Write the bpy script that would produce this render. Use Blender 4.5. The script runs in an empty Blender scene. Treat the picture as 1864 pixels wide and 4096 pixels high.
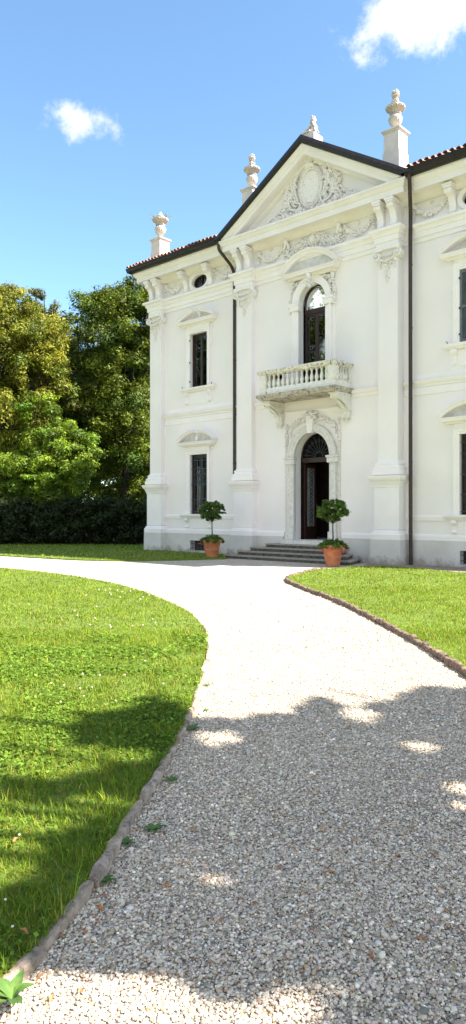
import bpy, bmesh, math, random
import numpy as np
from mathutils import Vector, Matrix
from mathutils.geometry import tessellate_polygon
random.seed(7); rng = np.random.default_rng(7)
S = bpy.context.scene; COL = S.collection
PI = math.pi
AX = 0.27                      # axis of the central bay
SUN = Vector((.85, .35, 1.0)).normalized()
CAM = Vector((14.30, -19.52, 1.6)); TH = math.radians(42.456)
FW = Vector((-math.sin(TH), math.cos(TH), 0)); RT = Vector((math.cos(TH), math.sin(TH), 0))

# ---------------------------------------------------------------- materials
def nt_mat(name):
    m = bpy.data.materials.new(name); m.use_nodes = True
    nt = m.node_tree; return m, nt, nt.nodes['Principled BSDF']
def N(nt, t, **kw):
    n = nt.nodes.new(t)
    for k, v in kw.items():
        if k in n.inputs: n.inputs[k].default_value = v
        else: setattr(n, k, v)
    return n
def ramp(nt, fac, stops):
    r = nt.nodes.new('ShaderNodeValToRGB'); e = r.color_ramp.elements
    while len(e) < len(stops): e.new(.5)
    for i, (p, c) in enumerate(stops):
        e[i].position = p; e[i].color = (*c, 1)
    nt.links.new(fac, r.inputs['Fac']); return r.outputs['Color']
def mixc(nt, fac, a, b, mode='MIX'):
    m = nt.nodes.new('ShaderNodeMix'); m.data_type = 'RGBA'; m.blend_type = mode
    for sock, v in ((m.inputs[0], fac), (m.inputs[6], a), (m.inputs[7], b)):
        if isinstance(v, bpy.types.NodeSocket): nt.links.new(v, sock)
        elif isinstance(v, (int, float)): sock.default_value = v
        else: sock.default_value = (*v, 1)
    return m.outputs[2]
def noise(nt, vec, scale, detail=4, rough=.55, scl=None):
    if scl:
        mp = N(nt, 'ShaderNodeMapping'); mp.inputs['Scale'].default_value = scl
        nt.links.new(vec, mp.inputs['Vector']); vec = mp.outputs[0]
    n = N(nt, 'ShaderNodeTexNoise', Scale=scale, Detail=detail, Roughness=rough)
    nt.links.new(vec, n.inputs['Vector']); return n.outputs['Fac']
def bump(nt, b, h, dist, strength=1):
    n = N(nt, 'ShaderNodeBump', Distance=dist, Strength=strength)
    nt.links.new(h, n.inputs['Height']); nt.links.new(n.outputs[0], b.inputs['Normal'])
def surf(name, c1, c2, scale=3, rough=.85, bscale=60, bdist=.002, stain=None, stops=(.35, .65), metallic=0, stain_stops=(.55, .7), stain_scale=4, scl=None, low=0):
    m, nt, b = nt_mat(name)
    pos = N(nt, 'ShaderNodeNewGeometry').outputs['Position']
    col = ramp(nt, noise(nt, pos, scale, 6), [(stops[0], c1), (stops[1], c2)])
    if stain:
        nf = noise(nt, pos, stain_scale, 8, .7, scl)
        if low:                                    # splash dirt near the ground
            sx = N(nt, 'ShaderNodeSeparateXYZ'); nt.links.new(pos, sx.inputs[0]); m1_ = N(nt, 'ShaderNodeMath', operation='MULTIPLY_ADD'); m1_.inputs[1].default_value = -low; m1_.inputs[2].default_value = low * .28; nt.links.new(sx.outputs[2], m1_.inputs[0])
            m2_ = N(nt, 'ShaderNodeMath', operation='MAXIMUM'); m2_.inputs[1].default_value = -.06; nt.links.new(m1_.outputs[0], m2_.inputs[0]); m3_ = N(nt, 'ShaderNodeMath', operation='ADD'); nt.links.new(m2_.outputs[0], m3_.inputs[0]); nt.links.new(nf, m3_.inputs[1]); nf = m3_.outputs[0]
        sm = ramp(nt, nf, [(stain_stops[0], (0, 0, 0)), (stain_stops[1], (1, 1, 1))])
        sv = N(nt, 'ShaderNodeRGBToBW'); nt.links.new(sm, sv.inputs[0])
        col = mixc(nt, sv.outputs[0], col, stain)
    nt.links.new(col, b.inputs['Base Color'])
    b.inputs['Roughness'].default_value = rough; b.inputs['Metallic'].default_value = metallic
    if bdist: bump(nt, b, noise(nt, pos, bscale, 5), bdist)
    return m
M = {}
M['stucco'] = surf('stucco', (.835, .785, .77), (.885, .835, .825), .6, .9, 90, .0015)
M['trim'] = surf('trim', (.87, .815, .80), (.90, .855, .845), 2, .85, 70, .0015)
M['relief'] = surf('relief', (.83, .785, .75), (.87, .825, .80), 9, .85, 60, .002, stain=(.24, .19, .14), stain_stops=(.56, .70), stain_scale=18)  # random dark specks: dirt, strengthened to stand in for crevice shade
M['cornice'] = surf('cornice', (.82, .755, .71), (.875, .825, .80), 1.5, .9, 40, .002, stain=(.62, .56, .46), stain_stops=(.6, .8), stain_scale=5, scl=(1, 1, 6))
M['plinth'] = surf('plinth', (.59, .56, .53), (.68, .65, .62), 1.6, .92, 45, .004, stain=(.38, .33, .28), stain_stops=(.52, .74), stain_scale=3.2, low=.9)
M['stone'] = surf('pale stone', (.60, .575, .53), (.74, .72, .68), 12, .85, 120, .002, stain=(.55, .515, .47), stain_stops=(.6, .8), stain_scale=9)
M['balc'] = surf('balcony stone', (.70, .67, .60), (.82, .80, .75), 8, .9, 80, .003, stain=(.12, .10, .08), stain_stops=(.60, .70), stain_scale=9, scl=(1, 1, .5))
M['slab'] = surf('slab stone', (.40, .35, .29), (.58, .53, .46), 5, .9, 60, .006, stain=(.10, .09, .07), stain_stops=(.5, .62), stain_scale=7)
M['urn'] = surf('urn stone', (.44, .385, .335), (.60, .545, .49), 12, .9, 50, .006, stain=(.36, .27, .21), stain_stops=(.54, .7), stain_scale=11)
M['pedestal'] = surf('roof pedestal plaster', (.60, .54, .51), (.70, .645, .61), 4, .9, 60, .003, stain=(.5, .43, .38), stain_stops=(.62, .75), stain_scale=5)
M['tymp'] = surf('shade-grey hood stone', (.58, .55, .52), (.72, .69, .66), 6, .9, 50, .003)  # the grey that top light leaves in the fields, put into the colour
M['tread'] = surf('lighter tread stone', (.24, .215, .185), (.38, .345, .30), 9, .85, 50, .004, stain=(.14, .12, .10), stain_stops=(.56, .68), stain_scale=9)  # lighter than the step stone under it
M['fanglass'] = surf('dark fanlight glass', (.006, .006, .006), (.011, .011, .011), 8, .9, 60, 0); M['fanglass'].node_tree.nodes['Principled BSDF'].inputs['Specular IOR Level'].default_value = .05
M['step'] = surf('step stone', (.07, .06, .05), (.15, .13, .11), 7, .85, 50, .006, stain=(.05, .042, .035), stain_stops=(.5, .66), stain_scale=8)
M['gutter'] = surf('gutter metal', (.012, .009, .008), (.026, .02, .017), 8, .4, 60, 0, metallic=.3)
M['pipe'] = surf('pipe metal', (.035, .020, .016), (.055, .032, .026), 5, .42, 60, 0, metallic=.2)
M['wood'] = surf('brown window wood', (.02, .008, .005), (.04, .015, .009), 14, .45, 80, .001)
M['iron'] = surf('wrought iron', (.045, .05, .06), (.09, .10, .115), 20, .5, 90, .001, metallic=.5)
M['shutter'] = surf('grey shutter paint', (.10, .12, .14), (.15, .17, .19), 6, .6, 60, .001)
M['curtain'] = surf('curtain cloth', (.42, .43, .42), (.58, .58, .56), 5, .95, 30, .002)
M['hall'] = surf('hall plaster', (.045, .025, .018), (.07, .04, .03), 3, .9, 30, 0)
M['terra'] = surf('terracotta', (.42, .13, .055), (.58, .21, .095), 6, .75, 50, .002, stain=(.62, .40, .28), stain_stops=(.6, .78), stain_scale=5)
M['tile'] = surf('clay roof tile', (.24, .095, .055), (.44, .24, .16), 9, .8, 40, .004, stain=(.50, .42, .36), stain_stops=(.56, .64), stain_scale=8)
M['soil'] = surf('soil', (.03, .02, .014), (.06, .04, .03), 20, .95, 50, .01)
M['bark'] = surf('bark', (.022, .016, .012), (.055, .042, .032), 9, .95, 25, .03, scl=(1, 1, .3))
M['kerb'] = surf('kerb stone', (.32, .225, .16), (.54, .40, .30), 9, .9, 60, .008, stain=(.09, .075, .05), stain_stops=(.5, .68), stain_scale=12)
M['brick'] = surf('edging brick', (.13, .085, .06), (.26, .17, .12), 14, .9, 60, .008, stain=(.05, .04, .03), stain_stops=(.5, .66), stain_scale=16)
M['paver'] = surf('wall foot paving', (.20, .15, .125), (.34, .28, .24), 9, .9, 40, .01, stain=(.08, .08, .05), stain_stops=(.5, .66), stain_scale=7)
M['lawnbase'] = surf('lawn soil and thatch', (.09, .14, .016), (.16, .22, .03), 12, .95, 60, .02)
M['ground'] = surf('ground', (.05, .08, .02), (.09, .12, .03), 2, .95, 20, .02)

def m_gravel():
    m, nt, b = nt_mat('gravel')
    pos = N(nt, 'ShaderNodeNewGeometry').outputs['Position']
    v = N(nt, 'ShaderNodeTexVoronoi', Scale=48.0); nt.links.new(pos, v.inputs['Vector'])
    sep = N(nt, 'ShaderNodeSeparateColor'); nt.links.new(v.outputs['Color'], sep.inputs[0])
    col = ramp(nt, sep.outputs[0], [(0, (.22, .18, .14)), (.25, (.44, .385, .32)), (.7, (.60, .535, .455)), (1, (.74, .69, .62))])
    big = noise(nt, pos, 1.1, 5)
    col = mixc(nt, ramp(nt, big, [(.35, (1, 1, 1)), (.7, (.86, .84, .81))]), (0, 0, 0), col, 'MIX') if False else mixc(nt, 1.0, col, ramp(nt, big, [(.35, (1, 1, 1)), (.7, (.84, .82, .79))]), 'MULTIPLY')
    nt.links.new(col, b.inputs['Base Color']); b.inputs['Roughness'].default_value = .85
    inv = N(nt, 'ShaderNodeMath', operation='MULTIPLY'); inv.inputs[1].default_value = -1
    nt.links.new(v.outputs['Distance'], inv.inputs[0]); bump(nt, b, inv.outputs[0], .014)
    return m
M['gravel'] = m_gravel()
def m_attr(name, rough=.85, trans=0.0, spec=.3):
    m, nt, b = nt_mat(name)
    a = N(nt, 'ShaderNodeAttribute'); a.attribute_name = 'Col'
    nt.links.new(a.outputs['Color'], b.inputs['Base Color']); b.inputs['Roughness'].default_value = rough
    b.inputs['Specular IOR Level'].default_value = spec
    if trans:
        t = N(nt, 'ShaderNodeBsdfTranslucent'); mx = N(nt, 'ShaderNodeMixShader', Fac=trans)
        g = mixc(nt, 1.0, a.outputs['Color'], (1.25, 1.15, .55), 'MULTIPLY')
        nt.links.new(g, t.inputs['Color'])
        nt.links.new(b.outputs[0], mx.inputs[1]); nt.links.new(t.outputs[0], mx.inputs[2])
        nt.links.new(mx.outputs[0], nt.nodes['Material Output'].inputs['Surface'])
    return m
M['stones'] = m_attr('gravel stones', .8)
M['leaf'] = m_attr('leaves', .55, .35, .35)
M['grass'] = m_attr('grass blades', .75, .4, .1)
M['dryleaf'] = surf('dry leaf', (.30, .10, .035), (.50, .22, .08), 40, .7, 60, .001)
M['weed'] = surf('weed leaf', (.045, .11, .014), (.10, .18, .025), 20, .75, 60, .001)
def m_glass():
    m, nt, b = nt_mat('window glass'); nt.nodes.remove(b)
    g = N(nt, 'ShaderNodeBsdfGlossy', Roughness=.02); t = N(nt, 'ShaderNodeBsdfTransparent')
    g.inputs['Color'].default_value = (.9, .95, 1, 1); t.inputs['Color'].default_value = (.75, .78, .76, 1)
    fr = N(nt, 'ShaderNodeFresnel', IOR=1.65); mx = N(nt, 'ShaderNodeMixShader')
    nt.links.new(fr.outputs[0], mx.inputs[0]); nt.links.new(t.outputs[0], mx.inputs[1]); nt.links.new(g.outputs[0], mx.inputs[2])
    nt.links.new(mx.outputs[0], nt.nodes['Material Output'].inputs['Surface']); return m
M['glass'] = m_glass()

# ---------------------------------------------------------------- mesh helpers
def ico(sub):
    bm = bmesh.new(); bmesh.ops.create_icosphere(bm, subdivisions=sub, radius=1)
    v = [tuple(x.co) for x in bm.verts]; f = [tuple(a.index for a in x.verts) for x in bm.faces]; bm.free()
    return np.array(v), np.array(f)
ICO1, ICO2 = ico(1), ico(2)
class MB:
    def __init__(s): s.v = []; s.f = []
    def add(s, vs, fs):
        o = len(s.v); s.v += [tuple(p) for p in vs]; s.f += [tuple(i + o for i in f) for f in fs]; return s
    def box(s, x0, x1, y0, y1, z0, z1):
        return s.add([(x, y, z) for z in (z0, z1) for x, y in ((x0, y0), (x1, y0), (x1, y1), (x0, y1))],
                     [(0, 3, 2, 1), (4, 5, 6, 7), (0, 1, 5, 4), (1, 2, 6, 5), (2, 3, 7, 6), (3, 0, 4, 7)])
    def prism(s, pts, a0, a1, axis):             # pts 2D polygon, extruded along an axis
        n = len(pts)
        def P(p, a): return {'x': (a, p[0], p[1]), 'y': (p[0], a, p[1]), 'z': (p[0], p[1], a)}[axis]
        vs = [P(p, a0) for p in pts] + [P(p, a1) for p in pts]
        return s.add(vs, [tuple(range(n)), tuple(range(2 * n - 1, n - 1, -1))] + [(i, (i + 1) % n, n + (i + 1) % n, n + i) for i in range(n)])
    def _sweep(s, path, prof, closed, put, cap=True):
        n = len(path); rings = []
        for i in range(n):
            p = np.array(path[i], float)
            def d(a, b):
                q = np.array(path[b % n], float) - np.array(path[a % n], float); q /= max(np.linalg.norm(q), 1e-9); return np.array((q[1], -q[0]))
            if closed: n1, n2 = d(i - 1, i), d(i, i + 1)
            else: n1 = d(i - 1, i) if i else d(0, 1); n2 = d(i, i + 1) if i < n - 1 else n1
            m = (n1 + n2) / max(1 + float(n1 @ n2), .15)
            rings.append([put(p + m * a, b) for a, b in prof])
        k = len(prof); vs = [q for r in rings for q in r]; fs = []
        for i in range(n if closed else n - 1):
            j = (i + 1) % n
            fs += [(i * k + a, j * k + a, j * k + a + 1, i * k + a + 1) for a in range(k - 1)]
        if cap and not closed and k > 2: fs += [tuple(range(k)), tuple(range((n - 1) * k, n * k))[::-1]]
        return s.add(vs, fs)
    def sweep_xy(s, path, prof, closed=False):   # prof (proud, z)
        return s._sweep(path, prof, closed, lambda q, b: (q[0], q[1], b))
    def sweep_xz(s, path, prof, closed=False):   # prof (outward in plane = right of travel, y)
        return s._sweep(path, prof, closed, lambda q, b: (q[0], b, q[1]))
    def lathe(s, prof, c, n=20, mod=None):
        vs = []; k = len(prof)
        for j in range(n):
            a = 2 * PI * j / n
            for i, (r, z) in enumerate(prof):
                rr = r * (1 + (mod(i, a) if mod else 0)); vs.append((c[0] + rr * math.cos(a), c[1] + rr * math.sin(a), c[2] + z))
        return s.add(vs, [(j * k + i, ((j + 1) % n) * k + i, ((j + 1) % n) * k + i + 1, j * k + i + 1) for j in range(n) for i in range(k - 1)])
    def tube(s, pts, r, n=8, cap=True):
        pts = [Vector(p) for p in pts]; m = len(pts); rs = r if hasattr(r, '__len__') else [r] * m; vs = []; up = None
        for i, p in enumerate(pts):
            t = (pts[min(i + 1, m - 1)] - pts[max(i - 1, 0)]).normalized()
            if up is None: up = Vector((0, 0, 1)) if abs(t.z) < .9 else Vector((1, 0, 0))
            a = t.cross(up).normalized(); b = a.cross(t).normalized(); up = b
            for j in range(n):
                g = 2 * PI * j / n; vs.append(p + (a * math.cos(g) + b * math.sin(g)) * rs[i])
        fs = [(i * n + j, i * n + (j + 1) % n, (i + 1) * n + (j + 1) % n, (i + 1) * n + j) for i in range(m - 1) for j in range(n)]
        if cap: fs += [tuple(range(n))[::-1], tuple(range((m - 1) * n, m * n))]
        return s.add(vs, fs)
    def blob(s, c, r, rot=0, sub=1):             # ellipsoid radii (x,y,z), turned in the facade plane
        V, F = ICO1 if sub == 1 else ICO2
        a, b = math.cos(rot), math.sin(rot)
        x, y, z = V[:, 0] * r[0], V[:, 1] * r[1], V[:, 2] * r[2]
        W = np.stack([c[0] + x * a - z * b, c[1] + y, c[2] + x * b + z * a], 1)
        return s.add(W.tolist(), F.tolist())
    def leafy(s, x, y, z, size, rot=0):          # a carved acanthus leaf: lobes on a midrib
        for t, w in ((-.6, .35), (-.2, .5), (.25, .42), (.65, .25)):
            for sg in (-1, 1):
                dx, dz = t * size, sg * w * size * .5
                s.blob((x + dx * math.cos(rot) - dz * math.sin(rot), y - .012, z + dx * math.sin(rot) + dz * math.cos(rot)), (size * .32, size * .22, size * .13), rot + sg * .7)
        return s
    def build(s, name, mat, parent=None, smooth=False):
        me = bpy.data.meshes.new(name); o0 = ORG.get(parent, Vector((0, 0, 0))) if parent else Vector((0, 0, 0))
        me.from_pydata([(p[0] - o0[0], p[1] - o0[1], p[2] - o0[2]) for p in s.v], [], s.f)
        bm = bmesh.new(); bm.from_mesh(me); bmesh.ops.recalc_face_normals(bm, faces=bm.faces[:]); bm.to_mesh(me); bm.free()
        if smooth:
            me.shade_smooth()
            try: me.set_sharp_from_angle(angle=math.radians(45))
            except Exception: pass
        me.materials.append(mat if not isinstance(mat, str) else M[mat])
        o = bpy.data.objects.new(name, me); COL.objects.link(o)
        if parent: o.parent = parent; ORG[o] = o0
        return o
ORG = {}
def tag(o, label=None, cat=None, group=None, kind=None):
    for k, v in (('label', label), ('category', cat), ('group', group), ('kind', kind)):
        if v: o[k] = v
    return o
def thing(name, loc, label, cat, group=None):
    o = bpy.data.objects.new(name, None); COL.objects.link(o); o.location = loc; o.empty_display_size = .3
    ORG[o] = Vector(loc); return tag(o, label, cat, group)
def np_mesh(name, V, F, mat, cols=None, parent=None, smooth=False):
    me = bpy.data.meshes.new(name); o0 = ORG.get(parent, Vector((0, 0, 0))) if parent else Vector((0, 0, 0))
    V = np.asarray(V, np.float32) - np.array(o0, np.float32); F = np.asarray(F, np.int32); k = F.shape[1]
    me.vertices.add(len(V)); me.vertices.foreach_set('co', V.ravel())
    me.loops.add(F.size); me.loops.foreach_set('vertex_index', F.ravel())
    me.polygons.add(len(F)); me.polygons.foreach_set('loop_start', np.arange(0, F.size, k, dtype=np.int32))
    if cols is not None:
        a = me.color_attributes.new('Col', 'FLOAT_COLOR', 'POINT')
        a.data.foreach_set('color', np.concatenate([cols, np.ones((len(cols), 1))], 1).astype(np.float32).ravel())
    me.update(calc_edges=True); me.validate()
    if smooth: me.shade_smooth()
    me.materials.append(M[mat]); o = bpy.data.objects.new(name, me); COL.objects.link(o)
    if parent: o.parent = parent; ORG[o] = o0
    return o

# ---------------------------------------------------------------- THE VILLA
villa = thing('villa', (AX, 0, 0), 'white stucco neoclassical villa with pediment, balcony and open arched door', 'villa')
Y0, YC = 0.0, -.2            # wing wall plane, central bay plane
WL, WR, TOPZ = -7.8, 8.37, 11.3
def arch_pts(cx, zs, rx, rz, n=20): return [(cx - rx * math.cos(PI * i / n), zs + rz * math.sin(PI * i / n)) for i in range(n + 1)]
def holed(mb, x0, x1, z0, z1, y, holes, rev):
    xs = {x0, x1}; zs = {z0, z1}; boxes = []
    for h in holes:
        if h[0] == 'rect': b = h[1:5]; out = [(b[0], b[2]), (b[0], b[3]), (b[1], b[3]), (b[1], b[2])]; boxes.append(b)
        elif h[0] == 'arch':
            _, a, b_, zb, sp, rise = h; cx, rx = (a + b_) / 2, (b_ - a) / 2; boxes.append((a, b_, zb, sp + rise)); zs.add(sp)
            ar = arch_pts(cx, sp, rx, rise); out = [(a, zb)] + ar + [(b_, zb)]
            def proj(p):
                dx, dz = p[0] - cx, p[1] - sp; t = min(rx / abs(dx) if abs(dx) > 1e-6 else 1e9, rise / dz if dz > 1e-6 else 1e9); return (cx + dx * t, sp + dz * t)
            for p, q in zip(ar, ar[1:]):
                P, Q = proj(p), proj(q); vs = [p, q, Q, P]
                if abs(Q[1] - P[1]) > 1e-6 and abs(Q[0] - P[0]) > 1e-6:
                    c = (a if P[0] < cx - rx + 1e-6 else b_, sp + rise); vs = [p, q, Q, c, P]
                mb.add([(v[0], y, v[1]) for v in vs], [tuple(range(len(vs)))])
        else:
            _, cx, cz, rx, rz = h; boxes.append((cx - rx, cx + rx, cz - rz, cz + rz)); n = 32
            out = [(cx + rx * math.cos(2 * PI * i / n), cz + rz * math.sin(2 * PI * i / n)) for i in range(n)]
            def pr(p):
                dx, dz = p[0] - cx, p[1] - cz; t = min(rx / max(abs(dx), 1e-9), rz / max(abs(dz), 1e-9)); return (cx + dx * t, cz + dz * t)
            for i in range(n):
                p, q = out[i], out[(i + 1) % n]; P, Q = pr(p), pr(q); vs = [p, q, Q, P]
                if abs(Q[1] - P[1]) > 1e-6 and abs(Q[0] - P[0]) > 1e-6:
                    vs = [p, q, Q, (cx + math.copysign(rx, p[0] - cx), cz + math.copysign(rz, p[1] + q[1] - 2 * cz)), P]
                mb.add([(v[0], y, v[1]) for v in vs], [tuple(range(len(vs)))])
        b = boxes[-1]; xs |= {b[0], b[1]}; zs |= {b[2], b[3]}
        n = len(out); mb.add([(p[0], y, p[1]) for p in out] + [(p[0], y + rev, p[1]) for p in out], [(i, (i + 1) % n, n + (i + 1) % n, n + i) for i in range(n)])
    xs = sorted(xs); zs = sorted(zs)
    for i in range(len(xs) - 1):
        for j in range(len(zs) - 1):
            cx, cz = (xs[i] + xs[i + 1]) / 2, (zs[j] + zs[j + 1]) / 2
            if any(b[0] < cx < b[1] and b[2] < cz < b[3] for b in boxes): continue
            mb.add([(xs[i], y, zs[j]), (xs[i + 1], y, zs[j]), (xs[i + 1], y, zs[j + 1]), (xs[i], y, zs[j + 1])], [(0, 1, 2, 3)])
LWX, RWX = -5.34, 5.76       # wing window axes
HW = .47
DX, DHW, DSP, DRI = .22, .73, 3.42, .84      # door
UX, UHW, USP, URI = .24, .55, 8.6, .62       # balcony door
for wx, x0, x1 in ((LWX, -7.33, -3.0), (RWX, 3.5, 7.9)):
    w = MB(); holed(w, x0, x1, .0, TOPZ, Y0, [('rect', wx - HW, wx + HW, 6.45, 8.56), ('rect', wx - HW, wx + HW, 1.52, 3.84),
          ('rect', wx - HW + .02, wx + HW - .02, .1, .49), ('oval', wx + .02, 10.56, .42, .26)], .22)
    w.build('wing_wall', 'stucco', villa)
w = MB(); holed(w, -3.0, 3.5, .0, TOPZ, YC, [('arch', DX - DHW, DX + DHW, .66, DSP, DRI), ('arch', UX - UHW, UX + UHW, 5.52, USP, URI)], .42)
w.add([(-3.0, YC, 0), (-3.0, Y0, 0), (-3.0, Y0, TOPZ), (-3.0, YC, TOPZ), (3.5, YC, 0), (3.5, Y0, 0), (3.5, Y0, TOPZ), (3.5, YC, TOPZ)], [(0, 1, 2, 3), (4, 5, 6, 7)])
w.build('central_wall', 'stucco', villa); w = MB()
w.box(WL, WL + .2, .0, 12, 0, TOPZ); w.box(WR - .2, WR, .0, 12, 0, TOPZ); w.box(WL, WR, 11.8, 12.0, 0, TOPZ)
w.box(WL, -7.33, 0, .1, 0, TOPZ); w.box(7.9, WR, 0, .1, 0, TOPZ)
w.build('outer_wall', 'stucco', villa)
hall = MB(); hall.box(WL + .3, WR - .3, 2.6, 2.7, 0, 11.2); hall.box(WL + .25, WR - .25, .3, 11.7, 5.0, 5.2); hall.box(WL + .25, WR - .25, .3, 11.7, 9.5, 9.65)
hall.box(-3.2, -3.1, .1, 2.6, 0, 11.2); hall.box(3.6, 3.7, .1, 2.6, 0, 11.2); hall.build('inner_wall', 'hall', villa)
fl = MB(); fl.box(-3.0, 3.5, .1, 2.6, .5, .655); fl.build('hall_floor', 'slab', villa)

# main path round the front with its breaks at the pilasters
MAIN = [(WL, 12), (WL, .5), (-8.0, .5), (-8.0, -.2), (-7.33, -.2), (-7.33, 0), (-3.0, 0), (-3.0, -.4), (-2.3, -.4), (-2.3, -.2), (2.84, -.2), (2.84, -.4), (3.5, -.4), (3.5, 0),
        (7.9, 0), (7.9, -.2), (8.57, -.2), (8.57, .5), (WR, .5), (WR, 12)]
PIL = [(-8.0, -7.33, -.2, .5), (-3.004, -2.3, -.4, -.1), (2.84, 3.504, -.4, .0), (7.9, 8.57, -.2, .5)]
arc = MB(); arc.sweep_xy(MAIN, [(-.02, 9.655), (.045, 9.66), (.045, 9.79), (.085, 9.795), (.085, 9.95), (.12, 9.965), (.15, 10.06), (.22, 10.10), (.22, 10.18), (-.02, 10.21)])
arc.build('architrave', 'trim', villa)
# frieze ressauts above pilasters
for x0, x1, y0, yb in PIL: MB().box(x0 + .03, x1 - .03, y0 + .05, yb + .05, 10.2, 11.0).build('frieze_block', 'trim', villa)
CP = [(-8.0, 12), (-8.0, -.2), (-3.0, -.2), (-3.0, -.36), (3.5, -.36), (3.5, -.2), (8.57, -.2), (8.57, 12)]
cn = MB(); cn.sweep_xy(CP, [(-.45, 10.84), (-.1, 10.86), (.0, 10.93), (.04, 10.99), (.10, 11.03), (.34, 11.04), (.34, 11.0), (.39, 11.0), (.39, 11.17), (.42, 11.19), (.44, 11.22), (.47, 11.29), (.50, 11.31), (.50, 11.38), (-.2, 11.40)])
cn.build('cornice', 'cornice', villa)
# string courses
def course(path, prof, name='string_course'): MB().sweep_xy(path, prof).build(name, 'trim', villa)
for path in ([(-7.32, 0), (-3.02, 0)], [(3.52, 0), (7.88, 0)]):
    course(path, [(-.01, 5.32), (.03, 5.33), (.035, 5.39), (.08, 5.42), (.10, 5.45), (.12, 5.49), (.12, 5.52), (-.01, 5.54)])
    course(path, [(-.01, 5.09), (.025, 5.1), (.025, 5.319), (-.01, 5.319)], 'wall_band'); course(path, [(-.01, 5.545), (.018, 5.545), (.018, 5.70), (-.01, 5.71)], 'wall_band')
    course(path, [(-.01, 1.33), (.03, 1.34), (.04, 1.46), (.02, 1.48), (-.01, 1.5)], 'wall_band')
for x0, x1 in ((-2.28, -1.3), (1.79, 2.82)):
    course([(x0, YC), (x1, YC)], [(-.01, 5.24), (.03, 5.25), (.035, 5.34), (.08, 5.37), (.10, 5.40), (.12, 5.46), (-.01, 5.48)])
course([(-.88, YC), (1.36, YC)], [(-.01, 4.9), (.03, 4.91), (.04, 4.96), (.07, 4.98), (.07, 5.02), (-.01, 5.03)], 'lintel_moulding')
for x0, x1 in ((-7.33, -7.26), (-3.07, -3.001), (3.506, 3.57)): MB().box(x0, x1, -.025, 0, 1.5, 5.09).build('wall_band', 'trim', villa)
# plinth, grey, with white band above
def plinth_run(x0, x1, y, hole=None):
    pl = MB()
    if hole is None: pl.box(x0, x1, y - .06, y + .02, 0, .76)
    else:
        a, b = hole; pl.box(x0, a, y - .06, y + .02, 0, .76); pl.box(b, x1, y - .06, y + .02, 0, .76); pl.box(a, b, y - .06, y + .02, 0, .1); pl.box(a, b, y - .06, y + .02, .49, .76)
    pl.build('plinth', 'plinth', villa)
plinth_run(-7.22, -3.1, Y0, (LWX - .45, LWX + .45)); plinth_run(3.62, 7.8, Y0, (RWX - .45, RWX + .45)); plinth_run(-2.15, -.98, YC); plinth_run(1.42, 2.7, YC)
MB().box(WL - .06, WL, .6, 12, 0, .76).build('plinth', 'plinth', villa)
for x0, x1, y in ((-7.26, -3.06, Y0), (3.6, 7.84, Y0), (-2.2, -.95, YC), (1.39, 2.75, YC)):
    MB().sweep_xy([(x0, y), (x1, y)], [(-.01, .762), (.045, .762), (.045, .88), (.03, .92), (-.01, .94)]).build('plinth_band', 'trim', villa)

def volute(mb, cx, y, cz, r, sg):
    pts = []
    for i in range(40):
        t = i / 39; a = PI / 2 + sg * -t * 4.6 * PI / 2 * 1.2; rr = r * (1 - .82 * t)
        pts.append((cx + rr * math.cos(a), y - .03 - .03 * t, cz + rr * math.sin(a)))
    mb.tube(pts, [.034 * (1 - .55 * i / 39) for i in range(40)], 6)
    n = 20; vs = [(cx + r * .98 * math.cos(2 * PI * i / n), yy, cz + r * .98 * math.sin(2 * PI * i / n)) for yy in (y - .028, y + .2) for i in range(n)]
    mb.add(vs, [tuple(range(n)), tuple(range(n, 2 * n))] + [(i, (i + 1) % n, n + (i + 1) % n, n + i) for i in range(n)]); mb.blob((cx, y - .075, cz), (.04, .035, .04))
def drop(mb, x, y, ztop, zbot, w0):
    z = ztop
    while z > zbot:
        t = (ztop - z) / (ztop - zbot); wd = w0 * (1 - t) ** .7 + .015
        for _ in range(3 if t < .6 else 2):
            r = random.uniform(.022, .042) * (1.1 - .4 * t)
            mb.blob((x + random.uniform(-wd, wd), y - random.uniform(.01, .04), z), (r * 1.5, r, r * .9), random.uniform(0, PI))
        z -= .035 + (.03 if random.random() < .25 else 0)
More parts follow.
